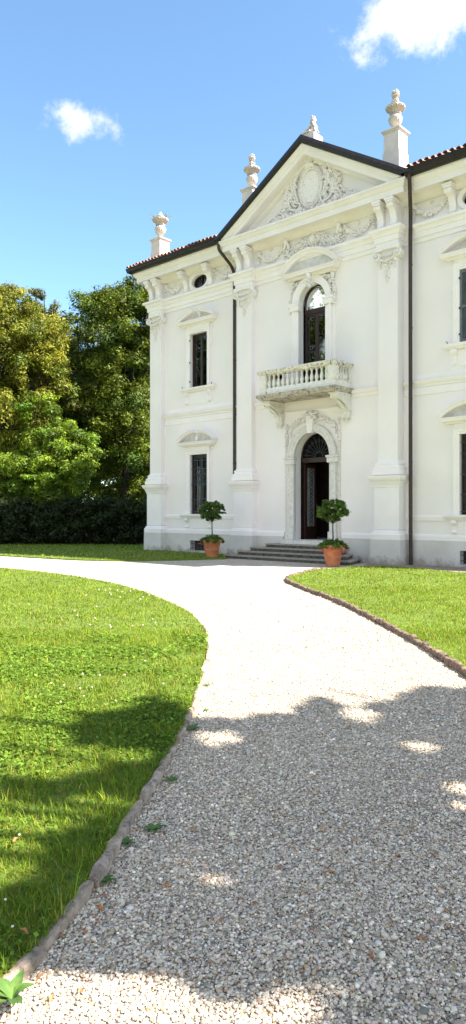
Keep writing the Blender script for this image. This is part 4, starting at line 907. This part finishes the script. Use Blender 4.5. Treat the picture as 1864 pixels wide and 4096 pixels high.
# fallen leaves
LM = []
for s_ in range(4):
    R = random.Random(s_); m = MB(); vs = []; n = 6
    for i in range(n + 1):
        t = i / n; w2 = .5 * math.sin(PI * (.05 + .9 * t)) ** .8 * (.75 + .3 * (i % 2)); zc = .25 * math.sin(PI * t * R.uniform(.8, 1.3)) + .1
        vs += [(t - .5, -w2 * .6, zc + w2 * .5), (t - .5, 0, zc), (t - .5, w2 * .6, zc + w2 * R.uniform(.1, .6))]
    m.add(vs, [(i * 3 + j, i * 3 + 3 + j, i * 3 + 4 + j, i * 3 + 1 + j) for i in range(n) for j in range(2)]); m.tube([(-.5, 0, .1), (-.8, .05, .06)], .02, 4)
    o = m.build('fallen_leaf', 'dryleaf', None, True); LM.append(o.data); bpy.data.objects.remove(o)
for k, (px, py) in enumerate([(250, 2290), (210, 2350), (105, 2465), (260, 2260), (240, 2245), (245, 2325), (640, 2280), (560, 2320), (770, 2310), (790, 2345), (940, 2190), (1000, 2160), (1110, 2240), (1125, 2300), (1150, 2340), (935, 2410), (1095, 2155), (865, 2080),
      (690, 2060), (420, 2230), (830, 2200), (1040, 2080), (150, 2360), (60, 2390), (40, 2150), (95, 1905), (130, 1910), (600, 2120), (740, 2140), (900, 2260), (385, 2455), (205, 2500), (130, 2520), (520, 1862), (340, 1950), (980, 2330), (700, 2190), (1060, 2370)]):
    o = bpy.data.objects.new('fallen_leaf', LM[k % 4]); COL.objects.link(o); p = gp(px, py); onl = pip(np.array([p[:2]]), LLAWN)[0]
    o.location = (p[0], p[1], .07 if onl else .012); s_ = random.uniform(.028, .05); o.scale = (s_, s_ * .7, s_ * .5); o.rotation_euler = (random.uniform(-.3, .3), random.uniform(-.3, .3), random.uniform(0, 6.28))
    tag(o, 'curled brown autumn leaf lying on the grass' if onl else 'curled rust-brown autumn leaf lying on gravel', 'leaf', 'fallen leaves on the grass' if onl else 'fallen leaves on the gravel')

# ---------------------------------------------------------------- TREES
def leaves(centres, radii, n, size, col, spread=.35, shell=.6, updir=.5, cull=None, cvar=.3):
    centres = np.array(centres); radii = np.array(radii); wt = radii ** 2; wt /= wt.sum(); idx = rng.choice(len(centres), n, p=wt)
    d = rng.normal(0, 1, (n, 3)); d /= np.linalg.norm(d, axis=1)[:, None]; rr = rng.random(n) ** shell
    st_ = rng.uniform(.55, 1.45, (len(centres), 3)) * np.array([1, 1, .75]); rr = rr * np.where(rng.random(n) < .1, rng.uniform(1.1, 1.5, n), 1)
    P = centres[idx] + d * (radii[idx] * rr)[:, None] * st_[idx]
    if cull is not None: k = cull(P); P, d, idx = P[k], d[k], idx[k]; n = len(P)
    nm = d + np.array([0, 0, updir]) + rng.normal(0, .55, (n, 3)); nm /= np.linalg.norm(nm, axis=1)[:, None]
    a = np.cross(nm, rng.normal(0, 1, (n, 3))); a /= np.linalg.norm(a, axis=1)[:, None]; b = np.cross(nm, a)
    s = size * np.exp(rng.normal(0, spread, n))[:, None]
    V = np.stack([P - a * s, P - b * s * .45 + nm * s * .12, P + a * s, P + b * s * .45 + nm * s * .12], 1).reshape(-1, 3)
    F = np.arange(4 * n).reshape(n, 4); cc = rng.normal(0, cvar, len(centres))[idx].clip(-.5, .38) + rng.normal(0, .25, n)
    mixv = np.clip(rng.normal(.5, .25, len(centres))[idx] + rng.normal(0, .15, n), 0, 1)[:, None]
    c = (np.array(col[0])[None] * (1 - mixv) + np.array(col[1])[None] * mixv) * np.exp(cc)[:, None]
    return V, F, np.repeat(c, 4, 0)
def crown_clumps(lobes, n, rmin, rmax):
    C_, R_ = [], []; vol = np.array([l[1][0] * l[1][1] * l[1][2] for l in lobes]) ** .67; vol /= vol.sum()
    for k in range(n):
        l = lobes[rng.choice(len(lobes), p=vol)]; d = rng.normal(0, 1, 3); d /= np.linalg.norm(d); f = rng.random() ** .35 * rng.uniform(.85, 1.08)
        C_.append(np.array(l[0]) + d * np.array(l[1]) * f); R_.append(rng.uniform(rmin, rmax))
    return C_, R_
def limb_set(m, base, top, lobes, r0, R):
    bx, by, bz = base; m.tube([(bx, by, bz - .1), (bx + R.uniform(-.1, .1), by, bz + (top - bz) * .3), (bx + R.uniform(-.3, .3), by + R.uniform(-.2, .2), bz + (top - bz) * .65), (bx, by, top)], [r0 * 1.25, r0, r0 * .6, r0 * .12], 10)
    for l in lobes:
        for k in range(4):
            c = np.array(l[0]) + np.array([R.uniform(-.7, .7), R.uniform(-.7, .7), R.uniform(-.6, .6)]) * np.array(l[1]); zs = bz + (top - bz) * R.uniform(.2, .6); f = (zs - bz) / (top - bz)
            if c[2] < zs: zs = max(bz + .8, c[2] - .8)
            m.tube([(bx, by, zs), ((bx + c[0]) / 2, (by + c[1]) / 2, (zs + c[2]) / 2 + .3), tuple(c)], [r0 * .4 * (1 - f * .5), r0 * .22, .02], 6)
def tree(name, base, lobes, nclump, rcl, nleaf, size, col, label, group='trees beside the villa', cull=None, r0=.22, seed=1, **kw):
    t = thing(name, base, label, 'tree', group); m = MB(); R = random.Random(seed)
    top = max(l[0][2] + l[1][2] * .5 for l in lobes); limb_set(m, base, top, lobes, r0, R); m.build('trunk', 'bark', t, True)
    C_, R_ = crown_clumps(lobes, nclump, *rcl); V, F, cc = leaves(C_, R_, nleaf, size, col, cull=cull, **kw); np_mesh('crown', V, F, 'leaf', cc, t); return t
def cw(Z, r, z=0): q = CAM + FW * Z + RT * r; return (q.x, q.y, z)          # distance ahead, metres to the right
def lobe(Z, px, py, rad):                                                 # lobe at a picture position, at real distance Z
    r = (px * 1.5905 - 932) / 2850 * Z; z = 1.6 - (py * 1.5905 - 2045) / 2850 * Z; return (cw(Z, r, z), rad)
YG = ((.07, .11, .012), (.28, .265, .028)); GR = ((.05, .095, .012), (.18, .22, .022)); DG = ((.035, .06, .012), (.075, .10, .018)); OL = ((.07, .09, .025), (.16, .15, .04)); BR = ((.07, .145, .012), (.23, .31, .025))
tree('broadleaf_tree', cw(38, -13, 0), [lobe(38, -10, 850, (3.6, 3.6, 3.2)), lobe(38, 70, 850, (2.1, 2.1, 2.2)), lobe(37.5, 130, 905, (1.2, 1.2, 1.3)), lobe(38, -40, 790, (2.7, 2.7, 1.6)), lobe(38, 40, 1040, (2.9, 2.9, 2.6)), lobe(38, 25, 775, (1.2, 1.2, .9)), lobe(37.6, 165, 965, (.7, .7, .8))], 520, (.30, .72), 150000, .062, YG, 'large tree with yellowing autumn leaves at the left edge of the picture', seed=2)
tree('broadleaf_tree', cw(36.2, -10.4, 0), [lobe(36.2, 120, 1110, (2.0, 1.2, 1.7)), lobe(36.2, 195, 1155, (1.1, 1.0, 1.3)), lobe(36.2, 60, 1170, (2.2, 1.2, 1.9)), lobe(36.2, 165, 1210, (1.7, 1.0, 1.1)), lobe(36.2, 100, 1030, (1.0, 1.0, .9)), lobe(36.2, 0, 1200, (1.8, 1.0, 1.5)), lobe(36.2, 222, 1130, (.55, .55, .5)), lobe(36.2, 100, 1230, (2, 1, .9))], 300, (.22, .5), 110000, .052, BR, 'low bright green tree between the hedge and the yellowing tree', r0=.12, seed=3)
tree('broadleaf_tree', cw(40, -6.0, 0), [lobe(40, 330, 840, (2.3, 2.5, 3.0)), lobe(40, 245, 860, (1.6, 1.7, 2.1)), lobe(40, 385, 800, (2, 2, 2.6)), lobe(40, 300, 755, (1.2, 1.1, 1.0)), lobe(40, 232, 770, (.9, .9, .9)), lobe(40, 345, 735, (1.2, 1.1, .9)), lobe(40, 262, 780, (1.2, 1.0, 1.4)), lobe(40, 300, 930, (2.8, 2, 2.6)), lobe(40, 350, 1040, (2.6, 2.6, 3.0)), lobe(40, 250, 1060, (2.2, 2.2, 3.2)), lobe(40, 330, 1200, (2.3, 2.2, 2.6))], 560, (.35, .75), 170000, .065, GR, 'tall dense green tree standing next to the left corner of the villa', seed=4)
tree('broadleaf_tree', cw(46, -12.2, 0), [lobe(46, 110, 800, (1.2, 1.3, 1.4)), lobe(46, 90, 760, (.8, .8, .9)), lobe(46, 140, 850, (1.2, 1.3, 1.6)), lobe(46, 125, 780, (.6, .6, .8)), lobe(46, 120, 950, (2, 2, 3))], 100, (.25, .5), 22000, .065, OL, 'thin airy olive-brown tree rising behind the yellowing tree', seed=5)
tree('broadleaf_tree', cw(44, -9.6, 0), [lobe(44, 190, 900, (1.7, 1.7, 2.0)), lobe(44, 180, 1060, (2.8, 2.8, 3.2)), lobe(44, 90, 1060, (3, 3, 3.0)), lobe(44, 180, 825, (.9, .9, .9)), lobe(44, 200, 1180, (3, 2, 2.6)), lobe(44, 70, 1190, (3, 2, 2.4))], 330, (.5, .9), 80000, .085, DG, 'dark shaded tree in the gap between the yellowing and the tall tree', seed=6)
tree('broadleaf_tree', cw(47, -17, 0), [lobe(47, -60, 950, (4, 4, 4.5)), lobe(47, 20, 1080, (3, 3, 4)), lobe(47, 0, 1200, (3, 3, 3))], 130, (.7, 1.2), 18000, .15, DG, 'dark tree far behind the yellowing tree at the left edge', seed=7)
tree('broadleaf_tree', cw(45, -2.5, 0), [lobe(45, 420, 950, (3.5, 3.5, 5)), lobe(45, 370, 1130, (2.6, 2.6, 2.6)), lobe(45, 360, 1200, (2.6, 2.6, 2.6))], 130, (.7, 1.2), 22000, .14, DG, 'dark tree mostly hidden behind the villa corner', seed=8)
C_, R_ = [], []
for k in range(620): C_.append(np.array(cw(52 + rng.uniform(-2, 3), rng.uniform(-38, 4), rng.uniform(.3, 11.0) * rng.uniform(.75, 1)))); R_.append(rng.uniform(1.0, 1.7))
V, F, cc = leaves(C_, R_, 90000, .2, DG); tag(np_mesh('wood', V, F, 'leaf', cc), 'dark wood closing the view behind the garden trees', 'wood', None, 'stuff')
# hedge
hd = thing('hedge', cw(34.5, -8, 0), 'tall dark clipped hedge closing the lawn below the trees', 'hedge')
C_, R_ = [], []
for k in range(420):
    r = rng.uniform(-17, -4.2); C_.append(np.array(cw(34.6 + rng.uniform(-.4, .6), r, rng.uniform(.15, 2.15)))); R_.append(rng.uniform(.3, .5))
V, F, cc = leaves(C_, R_, 60000, .06, ((.018, .032, .010), (.035, .055, .014))); np_mesh('foliage', V, F, 'leaf', cc, hd)
m = MB()
for k in range(12): p = cw(34.9, -16.5 + k * 1.05, 0); m.tube([p, (p[0], p[1], 1.9)], [.05, .03], 6)
a, b = cw(35.4, -17.5), cw(35.4, -3.6); m.add([(a[0], a[1], 0), (b[0], b[1], 0), (b[0], b[1], 1.9), (a[0], a[1], 1.9), (a[0] - .1, a[1] + .2, 0), (b[0] - .1, b[1] + .2, 0), (b[0] - .1, b[1] + .2, 1.9), (a[0] - .1, a[1] + .2, 1.9)], [(0, 1, 2, 3), (4, 5, 6, 7), (3, 2, 6, 7)]); m.build('stems', 'bark', hd)

# trees outside the picture, right of the camera: they throw the foreground shade
LITP = [[(-300, 1700), (150, 1700), (165, 1860), (210, 1880), (300, 1895), (400, 1885), (345, 1925), (215, 1950), (100, 1978), (-300, 1995)],
        [(-300, 2005), (120, 2020), (330, 2010), (320, 2085), (225, 2095), (125, 2125), (100, 2230), (-300, 2290)],
        [(395, 2170), (470, 2140), (560, 2150), (625, 2175), (600, 2215), (500, 2225), (430, 2205)],
        [(1085, 1985), (1130, 1975), (1260, 1990), (1260, 2060), (1150, 2040)], [(840, 1790), (900, 1778), (960, 1795), (905, 1818)], [(1010, 1875), (1090, 1860), (1120, 1885), (1060, 1900)],
        [(480, 1850), (560, 1845), (610, 1860), (540, 1880)], [(90, 2455), (200, 2440), (340, 2432), (440, 2450), (500, 2500), (580, 2515), (660, 2485), (760, 2440), (860, 2455), (900, 2500), (820, 2570), (800, 2650), (60, 2650), (60, 2490)],
        [(-100, 2450), (60, 2470), (60, 2700), (-100, 2700)], [(560, 2230), (620, 2240), (600, 2262)]]
def lit(px, py):                                   # drawn patches of sunlight; cull cuts the crown's gaps to fit them
    up = np.interp(px, [-400, 120, 150, 300, 345, 430, 500, 620, 760, 800, 850, 1000, 1010, 1172, 1800], [1850, 1850, 1840, 1795, 1768, 1785, 1818, 1812, 1795, 1756, 1785, 1775, 1738, 1730, 1700])
    w = 10 * np.sin(px * .045) + 7 * np.sin(px * .11 + 1) + 5 * np.sin(px * .23)
    L = py < up + w * .6
    q = np.stack([px, py + w * .5], 1)
    for p_ in LITP:
        c = np.mean(p_, 0); g = 1.0 + 26 / max(np.ptp([v[0] for v in p_]) * .5, 14); gy = 1.0 + 20 / max(np.ptp([v[1] for v in p_]) * .5, 12)
        L |= pip(q, [((v[0] - c[0]) * g + c[0], (v[1] - c[1]) * gy + c[1]) for v in p_])
    return L
def cull(P):
    G = P[:, :2] - P[:, 2:3] * np.array([[.85, .35]]); px = to_px(G); q = G - np.array(CAM)[None, :2]; d = q @ np.array(FW)[:2]
    keep = ~lit(px[:, 0], px[:, 1]); keep |= (d < 1.95)
    keep &= d < 7.2
    # stay outside the camera's view
    q2 = P[:, :2] - np.array(CAM)[None, :2]; dd = q2 @ np.array(FW)[:2]; r = q2 @ np.array(RT)[:2]; keep &= ~((dd > 0) & (r < .36 * dd + .35) & (r > -.36 * dd - .35) & (P[:, 2] < 1.6 + 1.0 * dd))
    return keep
SH = []
for gd, gr in ((5.6, 1.6), (4.6, -.6), (3.2, .9), (5.2, -2.6), (3.0, -1.3), (4.4, 2.4), (2.6, 2.6), (6.0, 3.4), (4.2, 4.2), (1.2, .6), (1.0, -1.5), (3.6, -2.6), (4.9, .6)):
    h = 7.6 + .35 * (gr) + rng.uniform(-.8, .8); g_ = CAM + FW * gd + RT * gr; SH.append(((g_.x + .85 * h, g_.y + .35 * h, h), (1.7, 1.7, 1.1)))
tb = cw(1.0, 8.5, 0)
tree('shade_tree', tb, SH, 420, (.45, .8), 190000, .085, GR, 'tall spreading tree right of the camera shading the near gravel', 'shade trees by the drive', cull=cull, r0=.3, seed=9, cvar=.2, shell=.45)
# trees mirrored in the window panes
for k, (x, y, h) in enumerate(((-13, -27, 23), (-19, -23, 24), (-25, -20, 19), (-8, -32, 22))):
    tree('broadleaf_tree', (x, y, 0), [((x, y, h * .62), (3.6, 3.6, h * .34)), ((x + 1.8, y + 1, h * .5), (2.4, 2.4, 3)), ((x - 2, y - 1, h * .5), (2.4, 2.4, 3))], 120, (.7, 1.2), 15000, .16, GR, ['round tree across the lawn, mirrored in the balcony door', 'tall tree across the lawn facing the left wing', 'outer tree at the far side of the lawn', 'round tree behind the drive facing the entrance'][k], 'trees across the lawn', seed=20 + k)

# ---------------------------------------------------------------- POTTED TREES
def potted(loc, seed, label, flowers):
    R = random.Random(seed); t = thing('potted_tree', loc, label, 'potted tree', 'potted trees flanking the steps'); x, y, _ = loc
    p = MB(); p.lathe([(0, .012), (.20, .012), (.205, .05), (.245, .26), (.25, .27), (.262, .275), (.262, .30), (.255, .31), (.30, .53), (.305, .54), (.345, .545), (.35, .57), (.355, .62), (.345, .64), (.31, .64), (.30, .60), (.28, .56), (0, .56)], (x, y, 0), 40)
    po = p.build('pot', 'terra', t, True); MB().lathe([(0, .57), (.15, .60), (.295, .585)], (x, y, 0), 20).build('soil', 'soil', po, True)
    m = MB(); m.tube([(x, y, .55), (x + .012, y, .85), (x - .008, y + .01, 1.15), (x + .01, y, 1.3)], [.026, .02, .017, .014], 8)
    cz = 1.66
    for k in range(26):
        a = R.uniform(0, 6.28); e = R.uniform(-.2, 1.2); L = R.uniform(.22, .42); q = (x + L * math.cos(a) * math.cos(e), y + L * math.sin(a) * math.cos(e), 1.42 + L * math.sin(e))
        m.tube([(x, y, 1.22 + R.uniform(0, .15)), ((x + q[0]) / 2, (y + q[1]) / 2, (1.3 + q[2]) / 2), q], [.009, .006, .003], 5)
    m.build('trunk', 'bark', t, True)
    C_, R_ = [], []
    for k in range(150):
        d = rng.normal(0, 1, 3); d /= np.linalg.norm(d); f = rng.random() ** .4; C_.append(np.array([x, y, cz]) + d * f * np.array([.47, .47, .34]) + np.array([0, 0, -.02])); R_.append(rng.uniform(.045, .085))
    V, F, cc = leaves(C_, R_, 17000, .021, ((.045, .10, .016), (.12, .20, .03)), updir=.4); np_mesh('crown', V, F, 'leaf', cc, t)
    C_, R_ = [], []
    for k in range(100):
        a = R.uniform(0, 6.28); rr = R.uniform(.08, .43); C_.append(np.array([x + rr * math.cos(a), y + rr * math.sin(a), .73 - .12 * (rr / .36) ** 2 + R.uniform(-.03, .05)])); R_.append(R.uniform(.05, .09))
    V, F, cc = leaves(C_, R_, 7000, .022, ((.05, .11, .018), (.12, .20, .03)), updir=.6); np_mesh('underplanting', V, F, 'leaf', cc, t)
    f = MB()
    for k in range(flowers): a = R.uniform(-2.3, .4) if flowers > 30 else R.uniform(0, 6.28); rr = R.uniform(.30, .48); f.blob((x + rr * math.cos(a), y + rr * math.sin(a), .68 - .16 * (rr / .4) ** 2 + R.uniform(-.04, .05)), (.022, .022, .018))
    f.build('flowers', 'petal', t)
M['petal'] = surf('red petals', (.42, .05, .04), (.60, .16, .10), 30, .7, 60, 0)
potted((-2.95, -1.75, 0), 1, 'terracotta pot with small round topiary tree left of the steps, near the barred window', 14)
potted((2.30, -2.05, 0), 2, 'terracotta pot with small round tree and red flowers right of the steps', 60)

# ---------------------------------------------------------------- SKY, SUN, CAMERA
W = bpy.data.worlds.new('World'); S.world = W; W.use_nodes = True; nt = W.node_tree; bg = nt.nodes['Background']; out = nt.nodes['World Output']
sky = nt.nodes.new('ShaderNodeTexSky'); sky.sky_type = 'NISHITA'; sky.sun_disc = False
sky.sun_elevation = math.asin(SUN.z); sky.sun_rotation = math.atan2(SUN.x, SUN.y); sky.air_density = 1.0; sky.dust_density = .3; sky.ozone_density = 1.2; sky.altitude = 100
tint = nt.nodes.new('ShaderNodeMix'); tint.data_type = 'RGBA'; tint.blend_type = 'MULTIPLY'; tint.inputs[0].default_value = 1; tint.inputs[7].default_value = (.84, .99, 1.02, 1)
nt.links.new(sky.outputs[0], tint.inputs[6]); nt.links.new(tint.outputs[2], bg.inputs[0]); bg.inputs[1].default_value = .10
geo = nt.nodes.new('ShaderNodeTexCoord'); vec = geo.outputs['Generated']
def math_(op, a, b=None, c=None):
    n = nt.nodes.new('ShaderNodeMath'); n.operation = op
    for s_, v in zip(n.inputs, (a, b, c)):
        if v is None: continue
        if isinstance(v, bpy.types.NodeSocket): nt.links.new(v, s_)
        else: s_.default_value = v
    return n.outputs[0]
def dirpx(px, py): return (FW + RT * ((px * 1.5905 - 932) / 2850) - Vector((0, 0, 1)) * ((py * 1.5905 - 2045) / 2850)).normalized()
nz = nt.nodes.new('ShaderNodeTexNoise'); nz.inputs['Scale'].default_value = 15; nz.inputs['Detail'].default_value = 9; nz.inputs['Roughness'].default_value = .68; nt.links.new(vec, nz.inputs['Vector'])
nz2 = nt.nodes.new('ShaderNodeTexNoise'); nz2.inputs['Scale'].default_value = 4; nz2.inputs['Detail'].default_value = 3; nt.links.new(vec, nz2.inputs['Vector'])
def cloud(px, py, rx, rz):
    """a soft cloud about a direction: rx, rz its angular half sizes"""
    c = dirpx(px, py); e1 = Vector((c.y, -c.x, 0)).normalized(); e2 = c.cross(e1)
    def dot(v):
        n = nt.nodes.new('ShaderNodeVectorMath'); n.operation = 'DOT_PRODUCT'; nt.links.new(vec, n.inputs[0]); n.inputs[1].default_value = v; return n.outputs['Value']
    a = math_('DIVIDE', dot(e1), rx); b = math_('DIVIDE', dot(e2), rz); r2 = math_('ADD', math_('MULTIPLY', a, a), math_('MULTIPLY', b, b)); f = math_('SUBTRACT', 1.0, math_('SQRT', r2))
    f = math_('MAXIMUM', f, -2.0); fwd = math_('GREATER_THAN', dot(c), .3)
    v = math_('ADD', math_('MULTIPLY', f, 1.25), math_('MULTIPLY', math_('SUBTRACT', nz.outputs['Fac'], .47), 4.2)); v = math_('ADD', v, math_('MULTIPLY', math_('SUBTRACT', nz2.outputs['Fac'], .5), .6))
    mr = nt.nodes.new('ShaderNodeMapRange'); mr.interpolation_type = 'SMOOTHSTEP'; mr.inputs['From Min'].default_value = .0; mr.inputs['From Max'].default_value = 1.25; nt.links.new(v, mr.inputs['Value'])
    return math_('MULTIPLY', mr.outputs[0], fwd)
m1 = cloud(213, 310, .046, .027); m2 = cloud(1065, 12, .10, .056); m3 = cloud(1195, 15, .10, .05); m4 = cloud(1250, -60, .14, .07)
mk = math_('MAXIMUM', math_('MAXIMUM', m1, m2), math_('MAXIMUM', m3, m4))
nb = nt.nodes.new('ShaderNodeVectorMath'); nb.operation = 'DOT_PRODUCT'; nt.links.new(vec, nb.inputs[0]); nb.inputs[1].default_value = FW      # unseen broken cloud added behind the camera to whiten the facade's light
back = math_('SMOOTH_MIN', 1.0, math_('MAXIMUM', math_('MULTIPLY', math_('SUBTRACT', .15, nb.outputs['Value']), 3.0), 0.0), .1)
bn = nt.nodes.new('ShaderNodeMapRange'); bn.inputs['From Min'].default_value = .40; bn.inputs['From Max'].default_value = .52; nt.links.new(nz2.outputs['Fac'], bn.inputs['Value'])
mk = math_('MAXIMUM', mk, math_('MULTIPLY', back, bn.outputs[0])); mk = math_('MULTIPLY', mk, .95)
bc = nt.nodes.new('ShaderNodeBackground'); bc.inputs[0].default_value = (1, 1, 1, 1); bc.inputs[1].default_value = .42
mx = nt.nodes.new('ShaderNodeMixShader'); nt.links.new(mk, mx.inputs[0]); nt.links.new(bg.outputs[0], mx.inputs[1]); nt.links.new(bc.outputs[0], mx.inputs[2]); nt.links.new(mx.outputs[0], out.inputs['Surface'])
sl_ = bpy.data.lights.new('sun', 'SUN'); sl_.energy = 5.0; sl_.angle = math.radians(.55); sl_.color = (1, .95, .87); so = bpy.data.objects.new('sun', sl_); COL.objects.link(so); so.rotation_euler = SUN.to_track_quat('Z', 'Y').to_euler()
cd = bpy.data.cameras.new('camera'); co = bpy.data.objects.new('camera', cd); COL.objects.link(co); co.location = CAM; co.rotation_euler = (PI / 2, 0, TH)
cd.sensor_fit = 'VERTICAL'; cd.sensor_height = 36; cd.lens = 2850 / 4096 * 36; cd.clip_end = 2000; cd.clip_start = .05; S.camera = co
S.view_settings.view_transform = 'Standard'; S.view_settings.look = 'None'; S.view_settings.gamma = 1; S.view_settings.exposure = 1.7
